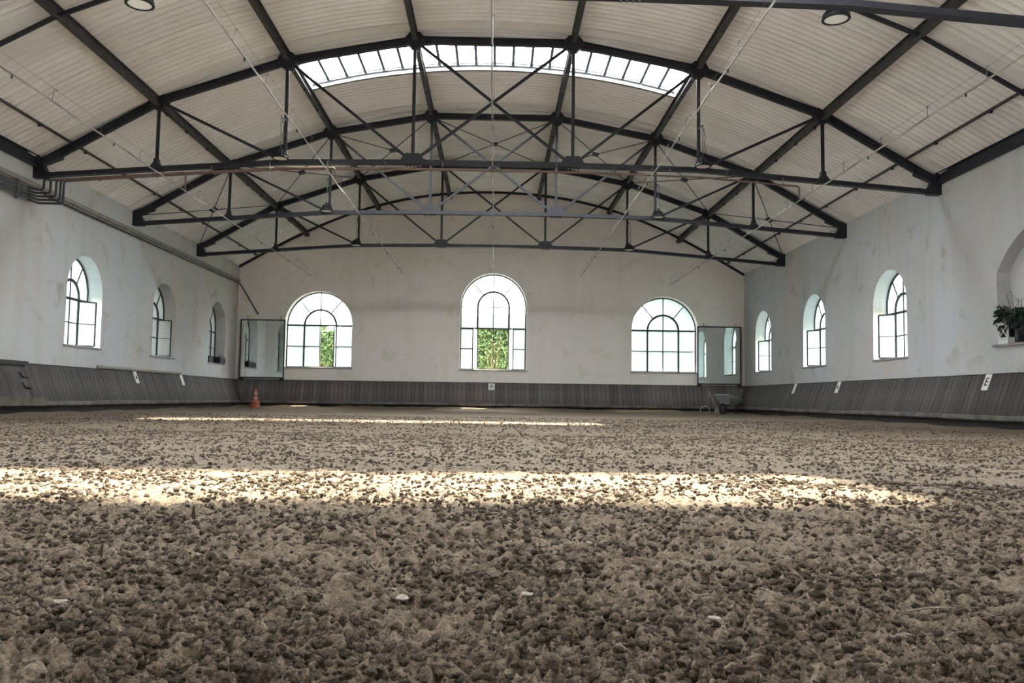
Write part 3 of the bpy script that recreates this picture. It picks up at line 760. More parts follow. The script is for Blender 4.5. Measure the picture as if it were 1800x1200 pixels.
# ledge and conduit on the left wall
b_ = MB()
b_.add([(-10.02, 14.0, 5.06), (-9.93, 14.0, 4.99), (-9.93, 14.0, 4.93), (-10.02, 14.0, 4.90), (-10.02, YB, 5.06), (-9.93, YB, 4.99), (-9.93, YB, 4.93), (-10.02, YB, 4.90)], [(0, 1, 5, 4), (1, 2, 6, 5), (2, 3, 7, 6), (0, 3, 2, 1), (4, 5, 6, 7)])
tag(b_.build('trim_2', M['sill']), 'grey masonry ledge running high along the left wall', 'trim', kind='structure')
cd = thing('conduit', 'dark conduit under the left wall ledge ending slanted on the far wall', 'pipe', (-9.95, 18.3, 4.84))
b_ = MB(); b_.tube([(0, .0, 0), (0, 14.05, 0)], .028, 8); b_.build('wall_run', M['pipe_dark'], cd, True)
b_ = MB(); b_.tube([(0, 14.05, 0), (.05, 14.09, -.05), (.74, 14.10, -1.16), (.78, 14.06, -1.20)], .022, 8); b_.build('slanted_run', M['pipe_dark'], cd, True)

# ------------------------------------------------------------------ kicking boards (dado)
PWID = 0.165; ZT_, ZB_ = 1.075, 0.275; LEAN = 0.33
def plank_mesh(wd, k, mat='plank'):
    b_ = MB(); t = .028
    j = [(random.uniform(-.006, .006), random.uniform(-.004, .004)) for _ in range(2)]
    # local: x along the wall, y out of the wall (into the hall), z up; leaning
    for s in (0,):
        pts = []
        for z, dl, jj in ((ZT_, 0.03, j[0]), (ZB_, LEAN, j[1])):
            for u, d in ((-wd / 2 + .005, 0), (wd / 2 - .005, 0), (wd / 2 - .005, t), (wd / 2 - .011, t + .006), (-wd / 2 + .011, t + .006), (-wd / 2 + .005, t)):
                pts.append((u + jj[0] * .3, dl + d + jj[1], z))
        n = 6
        b_.add(pts, [tuple(range(n))[::-1], tuple(range(n, 2 * n))] + [(i, (i + 1) % n, n + (i + 1) % n, n + i) for i in range(n)])
    return b_.mesh('plank', M[mat])
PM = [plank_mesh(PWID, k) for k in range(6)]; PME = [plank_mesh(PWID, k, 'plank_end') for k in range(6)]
def dado(name, label, origin, rz, u0, u1, u_detail):
    """local x along wall, local y towards the hall"""
    d = thing(name, label, 'kicking board', origin, kind='structure'); d.rotation_euler = (0, 0, rz)
    u = u0
    while u < u1:
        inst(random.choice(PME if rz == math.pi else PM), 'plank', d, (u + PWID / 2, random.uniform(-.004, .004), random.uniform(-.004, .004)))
        u += PWID
    # backing behind the planks, cap, bottom rail, riser
    b_ = MB()
    a, b = u_detail
    b_.add([(a, .012, ZT_ - .01), (b, .012, ZT_ - .01), (b, LEAN - .015, ZB_), (a, LEAN - .015, ZB_)], [(0, 1, 2, 3)]); b_.build('backing', M['dark_board'], d)
    b_ = MB(); b_.box(((a + b) / 2, .02, ZT_ + .008), (b - a, .07, .022)); b_.build('cap_strip', M['dark_board'], d)
    seg = 2.4; q = a
    while q < b:
        e_ = min(q + seg, b)
        b_ = MB(); zz = random.uniform(-.012, .012)
        prof = [(-.06, -.05), (.05, -.055), (.075, -.03), (.078, .03), (.05, .052), (-.06, .05)]
        pts = [(q + .006, LEAN + y_, .235 + z_ + zz) for y_, z_ in prof] + [(e_ - .006, LEAN + y_, .235 + z_ + zz * .4) for y_, z_ in prof]
        n = 6; b_.add(pts, [tuple(range(n)), tuple(range(n, 2 * n))[::-1]] + [(i, n + i, n + (i + 1) % n, (i + 1) % n) for i in range(n)])
        b_.build('kick_rail', M['rail'], d); q = e_
    b_ = MB(); b_.box(((a + b) / 2, LEAN - .06, .06), (b - a, .05, .30)); b_.build('riser_board', M['dark_board'], d)
    return d
dado('baseboard_back', 'dark planked kicking board leaning along the foot of the far wall', (0, YB, 0), math.pi, -9.9, 9.9, (-9.95, 9.95))
# left wall: hall is towards +X -> local y=+X : rotate so that x->-Y
GATE1 = 17.88
dl = dado('baseboard_left', 'dark planked kicking board leaning along the foot of the left wall', (-10.0, YB, 0), -math.pi / 2, 0.0, YB - GATE1 - .02, (0.0, YB - GATE1))
dr = dado('baseboard_right', 'dark planked kicking board leaning along the foot of the right wall', (10.0, 0, 0), math.pi / 2, 9.5, YB, (YF, YB))
b_ = MB(); b_.add([(YF, .035, ZT_), (9.49, .035, ZT_), (9.49, LEAN + .03, ZB_), (YF, LEAN + .03, ZB_)], [(0, 1, 2, 3)]); o = b_.build('near_boarding', M['plank'], dr); o['kind'] = 'stuff'
# gate in the left kicking board
G0 = 13.9
gt = thing('arena_gate', 'wide dark boarded gate in the left kicking board with two black latches', 'gate', (-10.0, GATE1, 0)); gt.rotation_euler = (0, 0, -math.pi / 2)
u = .09
while u < GATE1 - G0:
    b_ = MB(); wd = .245
    pts = []
    for z, dd in ((1.04, .04), (.36, .275)):
        for uu, d_ in ((u + .004, 0), (u + wd - .004, 0), (u + wd - .004, .03), (u + .004, .03)): pts.append((uu, dd + d_, z))
    b_.add(pts, [(3, 2, 1, 0), (4, 5, 6, 7)] + [(i, (i + 1) % 4, 4 + (i + 1) % 4, 4 + i) for i in range(4)]); b_.build('plank', M['plank'], gt); u += wd
L_ = GATE1 - G0
b_ = MB(); b_.add([(0, .01, 1.04), (L_, .01, 1.04), (L_, .26, .3), (0, .26, .3)], [(0, 1, 2, 3)]); b_.build('backing', M['dark_board'], gt)
b_ = MB(); b_.box((L_ / 2 + .02, .06, 1.085), (L_, .15, .085)); b_.build('top_rail', M['plank'], gt)
b_ = MB(); b_.bar((.02, .05, 1.06), (.02, .34, .30), .06, .05, up=(1, 0, 0)); b_.build('edge_strip', M['rail'], gt)
b_ = MB(); b_.box((L_ / 2 - .12, .36, .325), (L_ + .36, .15, .09)); b_.build('threshold_board', M['brown_wood'], gt)
b_ = MB(); b_.box((L_ / 2 - .12, .38, .235), (L_ + .2, .12, .09)); b_.build('threshold_beam', M['brown_wood'], gt)
b_ = MB(); b_.box((L_ / 2, LEAN - .06, .06), (L_, .05, .28)); b_.build('riser_board', M['dark_board'], gt)
for z in (.80, .575):
    yy = .04 + (1.04 - z) / .68 * .235 + .05
    b_ = MB(); b_.tube([(.03, yy + .01, z - .03), (.27, yy + .01, z - .01), (.33, yy, z + .03), (.36, yy - .03, z + .10)], .012, 6); b_.build('latch', M['black'], gt)
b_ = MB(); b_.add([(L_, .035, ZT_), (GATE1 - YF, .035, ZT_), (GATE1 - YF, LEAN + .03, ZB_), (L_, LEAN + .03, ZB_)], [(3, 2, 1, 0)]); o = b_.build('near_boarding', M['plank'], dl); o['kind'] = 'stuff'
o.location = (YB - GATE1, 0, 0)

# letter boards
def letter_board(label, pos, rz, w, h, char=None, dot=False, tilt=True):
    s = thing('letter_board', label, 'sign', pos, 'white arena letter boards'); ang = math.atan2(LEAN - .03, ZT_ - ZB_)
    # local x = reading direction, local y = up along the board, local z = out of the board
    s.rotation_euler = (math.pi / 2 - ang, 0, rz)
    b_ = MB(); b_.box((0, 0, .008), (w, h, .016)); b_.build('board', M['sign'], s)
    if char:
        cu = bpy.data.curves.new('letter', 'FONT'); cu.body = char; cu.size = h * .72; cu.align_x = 'CENTER'; cu.align_y = 'CENTER'; cu.extrude = .002; cu.offset = .0015
        cu.materials.append(M['ink']); tf = bpy.data.objects.new('letter', cu); COL.objects.link(tf)
        dg = bpy.context.evaluated_depsgraph_get(); lm = bpy.data.meshes.new_from_object(tf.evaluated_get(dg)); bpy.data.objects.remove(tf)
        lm.materials.clear(); lm.materials.append(M['ink']); inst(lm, 'letter', s, (0, 0, .018))
    if dot:
        b_ = MB(); b_.lathe([(.0001, .019), (h * .15, .019), (h * .15, .015)], n=20); t = b_.build('dot', M['ink'], s); t.scale = (.9, 1.15, 1)
    return s
def on_dado(z): return .03 + (ZT_ - z) / (ZT_ - ZB_) * (LEAN - .03) + .042
letter_board('white letter board with a black A in the middle of the far wall', (0.0, YB - on_dado(.93), .93), 0, .25, .27, 'A')
letter_board('white letter board with a black E, nearest on the right wall', (10 - on_dado(.92), 16.15, .92), -math.pi / 2, .20, .34, 'E')
letter_board('white board with a black dot on the right kicking board', (10 - on_dado(.92), 23.25, .92), -math.pi / 2, .20, .34, dot=True)
letter_board('blank looking white board nearest the far corner on the right', (10 - on_dado(.92), 26.65, .92), -math.pi / 2, .20, .34)
letter_board('white board with a black dot on the left kicking board', (-10 + on_dado(.92), 23.2, .92), math.pi / 2, .20, .34, dot=True)
letter_board('blank looking white board nearest the far corner on the left', (-10 + on_dado(.92), 26.6, .92), math.pi / 2, .20, .34)
# pole lying on the left kicking board
b_ = MB(); b_.tube([(0, 0, 0), (.005, 1.8, .004), (0, 3.6, -.004), (0, 5.5, 0)], [.045, .047, .044, .042], 10)
po = b_.build('wooden_pole', M['wood_pale'], None, True); po.location = (-9.95, 21.15, 1.135); tag(po, 'pale grey wooden pole lying on top of the left kicking board', 'pole')

# ------------------------------------------------------------------ mirrors
for s_, nm in ((-1, 'left'), (1, 'right')):
    mr = thing('arena_mirror', 'large framed mirror on the far wall at the %s corner' % nm, 'mirror', (s_ * 8.96, YB, 2.285), 'corner mirrors')
    W, H = 1.70, 2.26; d = -.13
    b_ = MB(); b_.box((0, d + .012, 0), (W - .03, .02, H - .03)); b_.build('backing', M['dark_board'], mr)
    b_ = MB(); b_.add([(-W / 2 + .03, d - .002, -H / 2 + .03), (W / 2 - .03, d - .002, -H / 2 + .03), (W / 2 - .03, d - .002, H / 2 - .03), (-W / 2 + .03, d - .002, H / 2 - .03)], [(0, 1, 2, 3)]); b_.build('mirror_glass', M['mirror'], mr)
    for p, q in (((-W / 2, d, -H / 2), (-W / 2, d, H / 2)), ((W / 2, d, -H / 2), (W / 2, d, H / 2)), ((-W / 2 - .02, d, H / 2), (W / 2 + .02, d, H / 2)), ((-W / 2 - .02, d, -H / 2), (W / 2 + .02, d, -H / 2))):
        b_ = MB(); b_.bar(p, q, .045, .045, up=(0, 1, 0)); b_.build('frame_bar', M['purlin'], mr)
    for k in (-1, 1):
        b_ = MB(); b_.box((k * (W / 2 - .06), d / 2 - .02, -H / 2 - .05), (.13, .22, .09)); b_.build('bracket', M['dark_board'], mr)
        b_ = MB(); b_.tube([(k * .64, d, H / 2), (k * .64 + .03, -.02, H / 2 + .17)], .008, 5); b_.tube([(k * .64 + .06, d, H / 2), (k * .64 + .03, -.02, H / 2 + .17)], .008, 5); b_.build('hook', M['wire'], mr)

# ------------------------------------------------------------------ small things along the far wall
# cones
cs_ = [(-8.915, 31.42)]
def cone_mesh(parent, z, full):
    b_ = MB(); 
    b_.lathe([(.175, 0), (.18, .03), (.165, .05), (.11, .06)], n=28); b_.build('base', M['cone'], parent, True)
    pr_ = [(.115, .05), (.095, .07), (.026, .53), (.02, .545), (.0001, .545)]
    if not full: pr_ = [(.115, .05), (.09, .11)]
    b_ = MB(); b_.lathe(pr_, n=28); b_.build('cone_body', M['cone'], parent, True)
    if full:
        for a, b in ((.13, .22), (.31, .43)):
            r = lambda q: .095 + (q - .07) / .46 * (.026 - .095) + .002
            b_ = MB(); b_.lathe([(r(a), a), (r(b), b)], n=28); b_.build('white_band', M['cone_white'], parent, True)
for k, lab in enumerate(('lowest orange cone of the stack by the left corner mirror', 'second orange cone up in the stack by the left mirror', 'third orange cone up in the stack by the left mirror', 'top orange and white cone of the stack, its tip showing')):
    cn = thing('traffic_cone', lab, 'cone', (-8.915 + .008 * (k % 2), 31.42, .0 + .066 * k), 'stack of traffic cones')
    cone_mesh(cn, 0, k == 3)
# hoop, shovel, wheelbarrow by the right corner
b_ = MB(); b_.tube([(-.185, 0, -.02), (-.185, .0, .10), (-.16, .0, .2), (-.1, 0, .27), (0, 0, .30), (.1, 0, .27), (.16, 0, .2), (.185, 0, .1), (.185, 0, -.02)], .016, 8)
o = b_.build('hoop', M['hose'], None, True); o.location = (8.19, 31.55, .0); tag(o, 'pale hoop standing in the sand against the far wall', 'hoop')
sh = thing('shovel', 'wooden handled shovel leaning on the far wall beside the wheelbarrow', 'shovel', (8.62, 31.42, .02))
b_ = MB(); b_.tube([(0, 0, .2), (-.10, .25, .52), (-.19, .50, .84)], .016, 8); b_.build('handle', M['wood_pale'], sh, True)
b_ = MB(); b_.add([(-.11, -.02, .0), (.13, -.02, 0), (.10, .03, .16), (.03, .05, .26), (-.02, .05, .26), (-.07, .03, .16), (-.11, 0, .0), (.13, 0, 0), (.10, .05, .16), (.03, .07, .26), (-.02, .07, .26), (-.07, .05, .16)],
                  [(0, 1, 2, 3, 4, 5), (11, 10, 9, 8, 7, 6), (0, 6, 7, 1), (1, 7, 8, 2), (2, 8, 9, 3), (3, 9, 10, 4), (4, 10, 11, 5), (5, 11, 6, 0)]); b_.build('blade', M['wood_pale'], sh)
wb = thing('wheelbarrow', 'grey zinc wheelbarrow parked in the right far corner', 'wheelbarrow', (8.98, 31.1, 0.02)); wb.rotation_euler = (0, 0, math.radians(38)); wb.scale = (.9, .9, .9)
def tub(b_, off):
    top = [(-.50, -.36, .80), (.42, -.33, .63), (.42, .33, .63), (-.50, .36, .80)]
    bot = [(-.22, -.20, .40), (.24, -.24, .40), (.24, .24, .40), (-.22, .20, .40)]
    mid = [tuple(np.array(t) * .72 + np.array(b) * .28 + np.array((0, (-.03 if t[1] < 0 else .03), 0))) for t, b in zip(top, bot)]
    vs_ = [Vector(p) + Vector((0, 0, off)) for p in top + mid + bot]
    b_.add(vs_, [(8, 9, 10, 11)] + [(i, (i + 1) % 4, 4 + (i + 1) % 4, 4 + i) for i in range(4)] + [(4 + i, 4 + (i + 1) % 4, 8 + (i + 1) % 4, 8 + i) for i in range(4)])
    return top
b_ = MB(); top = tub(b_, 0); o = b_.build('tub', M['zinc'], wb)
sm = o.modifiers.new('solid', 'SOLIDIFY'); sm.thickness = .012
b_ = MB(); 
b_.tube([Vector(p) for p in top] + [Vector(top[0])], .018, 6); b_.build('rim', M['zinc'], wb)
for k in (-1, 1):
    b_ = MB(); b_.tube([(-.50, k * .05, .20), (-.15, k * .20, .38), (.30, k * .26, .38), (.50, k * .28, .46), (.70, k * .29, .56)], .018, 7); b_.build('handle_bar', M['pipe_dark'], wb, True)
    b_ = MB(); b_.tube([(.70, k * .29, .56), (.80, k * .29, .58)], .024, 7); b_.build('grip', M['black'], wb)
    b_ = MB(); b_.tube([(.24, k * .25, .38), (.30, k * .27, .0)], .016, 6); b_.tube([(.08, k * .24, .38), (.12, k * .26, .0)], .016, 6); b_.tube([(.10, k * .26, .02), (.32, k * .27, .02)], .016, 6); b_.build('leg', M['pipe_dark'], wb)
    b_ = MB(); b_.tube([(-.05, k * .21, .38), (-.12, k * .33, .72)], .014, 6); b_.build('tub_stay', M['pipe_dark'], wb)
b_ = MB(); 
ring = [(.19 * math.cos(a), 0, .19 * math.sin(a)) for a in np.linspace(0, 2 * math.pi, 21)]
b_.tube([Vector(p) + Vector((-.42, 0, .2)) for p in ring], .045, 8, False); b_.build('tyre', M['rubber'], wb, True)
b_ = MB(); 
for a in np.linspace(0, math.pi, 4)[:-1]: b_.bar((-.42 - .15 * math.cos(a), 0, .2 - .15 * math.sin(a)), (-.42 + .15 * math.cos(a), 0, .2 + .15 * math.sin(a)), .02, .02, up=(0, 1, 0))
b_.tube([(-.42, -.07, .2), (-.42, .07, .2)], .02, 8); b_.build('wheel_hub', M['pipe_grey'], wb)
b_ = MB(); b_.bar((-.42, -.06, .2), (-.5, -.06, .2), .02, .03); b_.bar((-.42, .06, .2), (-.5, .06, .2), .02, .03); b_.box((-.05, -.25, .36), (.14, .02, .05)); b_.build('fork', M['pipe_grey'], wb)
# case and bottle on the sill of the far left window
cs = thing('toolbox', 'black case with grey clasps on the sill of the farthest left window', 'case', (-10.02, 30.55, 1.62))
b_ = MB(); b_.box((0, 0, .09), (.26, .62, .18)); b_.build('body', M['black'], cs)
b_ = MB(); b_.box((0, 0, .205), (.27, .63, .045)); b_.build('lid', M['black'], cs)
b_ = MB(); b_.tube([(.02, -.2, .225), (.02, -.17, .28), (.02, .17, .28), (.02, .2, .225)], .014, 6); b_.build('handle', M['pipe_dark'], cs)
for q in (-.18, .02, .2):
    b_ = MB(); b_.box((.138, q, .19), (.012, .06, .06)); b_.build('clasp', M['pipe_grey'], cs)
cb = thing('crate', 'dark plastic crate beside the black case on the farthest left window sill', 'crate', (-10.12, 29.62, 1.62))
b_ = MB(); 
for a, b in (((-.11, 0), (.02, .42)), ((.11, 0), (.02, .42)), ((0, -.2), (.22, .02)), ((0, .2), (.22, .02))): b_.box((a[0], a[1], .11), (b[0], b[1], .22))
b_.box((0, 0, .01), (.22, .42, .02)); b_.build('body', M['black'], cb)
b_ = MB(); b_.tube([(-.12, -.21, .22), (.12, -.21, .22), (.12, .21, .22), (-.12, .21, .22), (-.12, -.21, .22)], .012, 6); b_.build('rim', M['black'], cb)

# ------------------------------------------------------------------ niche: sill board, lantern, plant arrangement
b_ = MB(); b_.box((10.10, 14.3, 1.635), (.36, 3.5, .045)); tag(b_.build('trim_3', M['sill']), 'stone sill of the blind niche in the right wall', 'trim', kind='structure')
ln = thing('lantern', 'white wooden lantern with crossed bars at the far end of the right niche', 'lantern', (10.10, 15.80, 1.658))
for a in (-1, 1):
    for b in (-1, 1):
        b_ = MB(); b_.box((a * .095, b * .135, .19), (.03, .03, .38)); b_.build('post', M['white_metal'], ln)
b_ = MB(); b_.box((0, 0, .055), (.20, .28, .11)); b_.build('base', M['white_metal'], ln)
b_ = MB(); b_.box((0, 0, .12), (.24, .32, .02)); b_.box((0, 0, .385), (.24, .32, .025)); b_.build('ledge', M['white_metal'], ln)
b_ = MB(); b_.add([(-.13, -.17, .39), (.13, -.17, .39), (.13, .17, .39), (-.13, .17, .39), (-.05, -.06, .50), (.05, -.06, .50), (.05, .06, .50), (-.05, .06, .50)], [(0, 1, 5, 4), (1, 2, 6, 5), (2, 3, 7, 6), (3, 0, 4, 7), (4, 5, 6, 7), (3, 2, 1, 0)]); b_.build('roof', M['white_metal'], ln)
b_ = MB(); b_.bar((-.10, -.12, .13), (-.10, .12, .375), .012, .016, up=(1, 0, 0)); b_.bar((-.10, .12, .13), (-.10, -.12, .375), .012, .016, up=(1, 0, 0)); b_.build('cross_bars', M['white_metal'], ln)
b_ = MB(); b_.box((.0, 0, .25), (.15, .22, .24)); b_.build('dark_glass', M['black'], ln)
def leaf_cloud(mb_, n, cfn, sz, rr):
    for _ in range(n):
        c = Vector(cfn()); q = Matrix.Rotation(rr.uniform(0, 6.28), 3, 'Z') @ Matrix.Rotation(rr.uniform(-1.1, 1.1), 3, 'X') @ Matrix.Rotation(rr.uniform(-1, 1), 3, 'Y')
        s = sz * rr.uniform(.6, 1.3)
        loc = [(0, -s, 0), (s * .45, -s * .2, s * .12), (s * .3, s * .5, s * .05), (0, s, -.1 * s), (-s * .3, s * .5, s * .05), (-s * .45, -s * .2, s * .12)]
        mb_.add([c + q @ Vector(p) for p in loc], [(0, 1, 2, 3), (0, 3, 4, 5)])
rr = random.Random(3)
_g = rr.gauss
rr.gauss = lambda m_, s_: m_ + max(-1.7 * s_, min(1.7 * s_, _g(0, s_)))
pl = thing('plant_arrangement', 'dark leafy plant arrangement with bare twigs standing in the right niche', 'plant', (10.06, 15.15, 1.66))
b_ = MB(); b_.lathe([(.0001, 0), (.13, 0), (.17, .24), (.18, .26), (.15, .26), (.14, .2)], n=18); b_.build('pot', M['black'], pl, True)
b_ = MB(); leaf_cloud(b_, 620, lambda: (rr.gauss(-.02, .08), rr.gauss(.16, .36), .47 + rr.gauss(0, .10)), .06, rr)
leaf_cloud(b_, 110, lambda: (rr.gauss(-.02, .06), .74 + rr.gauss(0, .07), .62 + rr.gauss(0, .07)), .05, rr)
leaf_cloud(b_, 25, lambda: (rr.gauss(-.02, .05), .78 + rr.gauss(0, .05), .38 + rr.gauss(0, .05)), .045, rr)
o = b_.build('foliage', M['leaf_dark'], pl); o['kind'] = 'stuff'
b_ = MB()
for _ in range(16):
    y0 = rr.uniform(-.4, .4); b_.tube([(0, y0 * .2, .2), (rr.uniform(-.05, .05), y0 * .8, .38), (rr.uniform(-.06, .06), y0 * 1.2, .5)], .008, 5)
for y1, z1 in ((.95, .84), (.85, .72), (.55, .98), (.40, 1.02), (.25, .86), (.05, .8)):
    p0 = Vector((0, .35, .45)); p1 = Vector((rr.uniform(-.05, .05), .2 + y1 * .55, .52 + z1 * .2)); p2 = Vector((rr.uniform(-.1, .02), y1, z1))
    b_.tube([p0, p1, p2], [.008, .006, .003], 5)
    for t in (.5, .75): q = p1.lerp(p2, t); b_.tube([q, q + Vector((rr.uniform(-.05, .05), rr.uniform(0, .14), rr.uniform(.02, .12)))], .003, 4)
b_.build('twigs', M['twig'], pl)
gf = thing('dark_vase', 'dark slender vase beside the lantern in the right niche', 'vase', (10.08, 15.48, 1.658))
b_ = MB(); b_.lathe([(.0001, 0), (.05, 0), (.06, .1), (.045, .22), (.05, .28), (.035, .28), (.03, .2)], n=16); b_.build('body', M['pipe_dark'], gf, True)
b_ = MB(); b_.tube([(0, 0, .1), (-.02, .03, .42)], .004, 5); b_.tube([(0, 0, .1), (.02, -.05, .45)], .004, 5); b_.build('stems', M['twig'], gf)

# ------------------------------------------------------------------ outside: added bounce yard, shrubs, added dimming building
b_ = MB()
for q in ((-60, 17, -10.7, 90), (10.7, 17, 60, 90), (-10.7, YB + .6, 10.7, 90)):
    b_.add([(q[0], q[1], -.1), (q[2], q[1], -.1), (q[2], q[3], -.1), (q[0], q[3], -.1)], [(0, 1, 2, 3)])
tag(b_.build('ground', M['grass']), 'green lawn outside the far half of the hall', 'ground', kind='structure')
b_ = MB()
for q in ((-60, -40, -10.7, 17), (10.7, -40, 60, 17), (-10.7, -40, 10.7, YF - .6)):
    b_.add([(q[0], q[1], -.1), (q[2], q[1], -.1), (q[2], q[3], -.1), (q[0], q[3], -.1)], [(0, 1, 2, 3)])
tag(b_.build('bounce_yard', M['bounce_gravel']), 'unseen pale ground added to bounce light through the near windows', 'bounce_yard', kind='structure')  # added reflector ground, out of view
def shrub(x, y, h, w, label, seed, nl=6500):
    r_ = random.Random(seed); s = thing('garden_shrub', label, 'shrub', (x, y, -.1), 'shrubs outside the far wall')
    b_ = MB(); leaf_cloud(b_, nl, lambda: ((lambda a, rad, z: (rad * math.cos(a) * w, rad * math.sin(a) * .45, z))(r_.uniform(0, 6.28), math.sqrt(r_.random()), h * (1 - .62 * r_.random() ** 1.3))), .10, r_)
    o = b_.build('foliage', M['leaf'], s); o['kind'] = 'stuff'
    b_ = MB()
    for _ in range(70):
        a = r_.uniform(-w, w); q = r_.uniform(-.35, .35); b_.tube([(a, q, 0), (a + r_.gauss(0, .1), q + r_.gauss(0, .08), h * .35), (a + r_.gauss(0, .25), q + r_.gauss(0, .12), h * r_.uniform(.5, .85))], [.016, .013, .006], 5)
    o = b_.build('stems', M['stem'], s); o['kind'] = 'stuff'
for k, (x, y, h, w, wd) in enumerate(((-7.9, 35.0, 3.6, .9, 'outside the left end window'), (-6.3, 34.8, 3.3, .9, 'showing through the open casement of the left end window'), (-.75, 34.9, 4.0, .85, 'left of two showing through the open centre window'), (.75, 35.0, 4.1, .9, 'right of two showing through the open centre window'), (6.0, 35.3, 3.8, .9, 'outside the closed right end window'), (7.7, 35.2, 5.2, .9, 'tall one outside the right end window'))):
    shrub(x, y, h, w, 'leafy green shrub with yellow stems ' + wd, 20 + k)
ob = thing('shade_outbuilding', 'plain grey building added outside to dim the rear left windows', 'building', (-14.15, 30.2, -.1))  # added to cut the sky off from the middle and farthest left panes
b_ = MB(); b_.box((0, 0, 2.6), (5.6, 13.5, 5.2)); b_.build('wall', M['render'], ob)
b_ = MB(); b_.add([(-3.0, -7, 5.2), (3.0, -7, 5.2), (3.0, 7, 5.2), (-3.0, 7, 5.2), (0, -7, 7.2), (0, 7, 7.2)], [(0, 1, 4), (2, 3, 5), (1, 2, 5, 4), (3, 0, 4, 5), (0, 3, 2, 1)]); b_.build('roof', M['rooftile'], ob)

# ------------------------------------------------------------------ sand floor
def hash2(ix, iy, seed):
    h = (ix.astype(np.int64) * 374761393 + iy.astype(np.int64) * 668265263 + seed * 1442695041) & 0x7fffffff
    h = (h ^ (h >> 13)) * 1274126177 & 0x7fffffff
    return ((h ^ (h >> 16)) & 0xffff) / 65535.0
def vnoise(x, y, seed):
    ix, iy = np.floor(x), np.floor(y); fx, fy = x - ix, y - iy
    fx = fx * fx * (3 - 2 * fx); fy = fy * fy * (3 - 2 * fy)
    a = hash2(ix, iy, seed); b = hash2(ix + 1, iy, seed); c = hash2(ix, iy + 1, seed); d = hash2(ix + 1, iy + 1, seed)
    return (a * (1 - fx) + b * fx) * (1 - fy) + (c * (1 - fx) + d * fx) * fy - .5
def sand_h(X, Y, cell):
    h = np.zeros_like(X)
    for wl_, amp, sd in ((2.6, .008, 1), (.9, .009, 2), (.33, .010, 3), (.14, .012, 4), (.06, .021, 5), (.030, .023, 6), (.015, .015, 7), (.008, .007, 8)):
        fade = np.clip((wl_ / (2.2 * cell) - .6) / .8, 0, 1)
        nn = vnoise(X / wl_ + sd * 17.3, Y / wl_ - sd * 9.1, sd)
        if sd >= 4: nn = (.35 - np.abs(nn) * 2.2) if sd % 2 else (np.abs(nn) * 2.2 - .35)
        h += amp * nn * fade
    # a hoof scrape across the middle of the foreground
    yc = 2.87 + .05 * np.sin(X * 5) + .02 * np.sin(X * 23)
    h += (np.exp(-((Y - yc - .05) / .035) ** 2) * .012 - np.exp(-((Y - yc + .01) / .026) ** 2) * .040) * np.clip((X + .58) / .12, 0, 1) * np.clip((.40 - X) / .1, 0, 1)
    return h
rows_y = [YF + .0]
rows_y += list(np.linspace(YF + .4, .6, 14))
y = .85
while y < YB:
    rows_y.append(y); y *= 1.0036 if y < 4.5 else (1.0062 if y < 12 else 1.011)
rows_y.append(YB)
rows_y = np.array(rows_y); NC = 640
uu = np.linspace(-1, 1, NC); 
uu = np.concatenate([np.linspace(-1.12, -1.003, 10), uu, np.linspace(1.003, 1.12, 10)])
Yg = np.repeat(rows_y[:, None], len(uu), 1)
edge = np.minimum(np.maximum(.74 * np.abs(rows_y), .6), 8.8)[:, None]
Ug = np.repeat(uu[None, :], len(rows_y), 0)
inner_ = np.clip(Ug, -1, 1) * edge
outer_ = np.sign(Ug) * np.clip((np.abs(Ug) - 1) / .12, 0, 1) * (9.8 - edge)
Xg = inner_ + outer_
cell = np.maximum(edge * 2 / NC, np.abs(np.gradient(rows_y))[:, None] * .8) * np.ones_like(Xg)
cell = np.where(np.abs(Ug) > 1, .5, cell)
Zg = sand_h(Xg, Yg, cell)
# low berm thrown up against the kicking boards
dw = np.minimum(9.65 - np.abs(Xg), YB - .33 - Yg)
Zg += .05 * np.exp(-np.clip(dw, 0, 9) / .5) * (1 + 1.2 * vnoise(Xg / .8, Yg / .8, 31))
db = np.clip(YB - .33 - Yg, 0, 9)
Zg += .075 * np.exp(-(db / .75) ** 2) * (1 + .9 * vnoise(Xg / 1.1, Yg / .7, 33) + .5 * vnoise(Xg / .25, Yg / .25, 34))
Zg -= .012
nr, nc = Xg.shape
me = bpy.data.meshes.new('floor')
co = np.stack([Xg, Yg, Zg], -1).reshape(-1, 3).astype(np.float32)
idx = np.arange(nr * nc).reshape(nr, nc)
quads = np.stack([idx[:-1, :-1], idx[:-1, 1:], idx[1:, 1:], idx[1:, :-1]], -1).reshape(-1, 4)
me.vertices.add(len(co)); me.vertices.foreach_set('co', co.ravel())
me.loops.add(quads.size); me.loops.foreach_set('vertex_index', quads.ravel().astype(np.int32))
me.polygons.add(len(quads)); me.polygons.foreach_set('loop_start', (np.arange(len(quads)) * 4).astype(np.int32))
me.polygons.foreach_set('loop_total', np.full(len(quads), 4, np.int32))
me.update(); me.validate()
me.polygons.foreach_set('use_smooth', np.ones(len(quads), bool))
me.materials.append(M['sand'])
fl = bpy.data.objects.new('floor', me); COL.objects.link(fl)
tag(fl, 'brown churned sand riding surface covering the whole arena floor', 'floor', kind='structure')

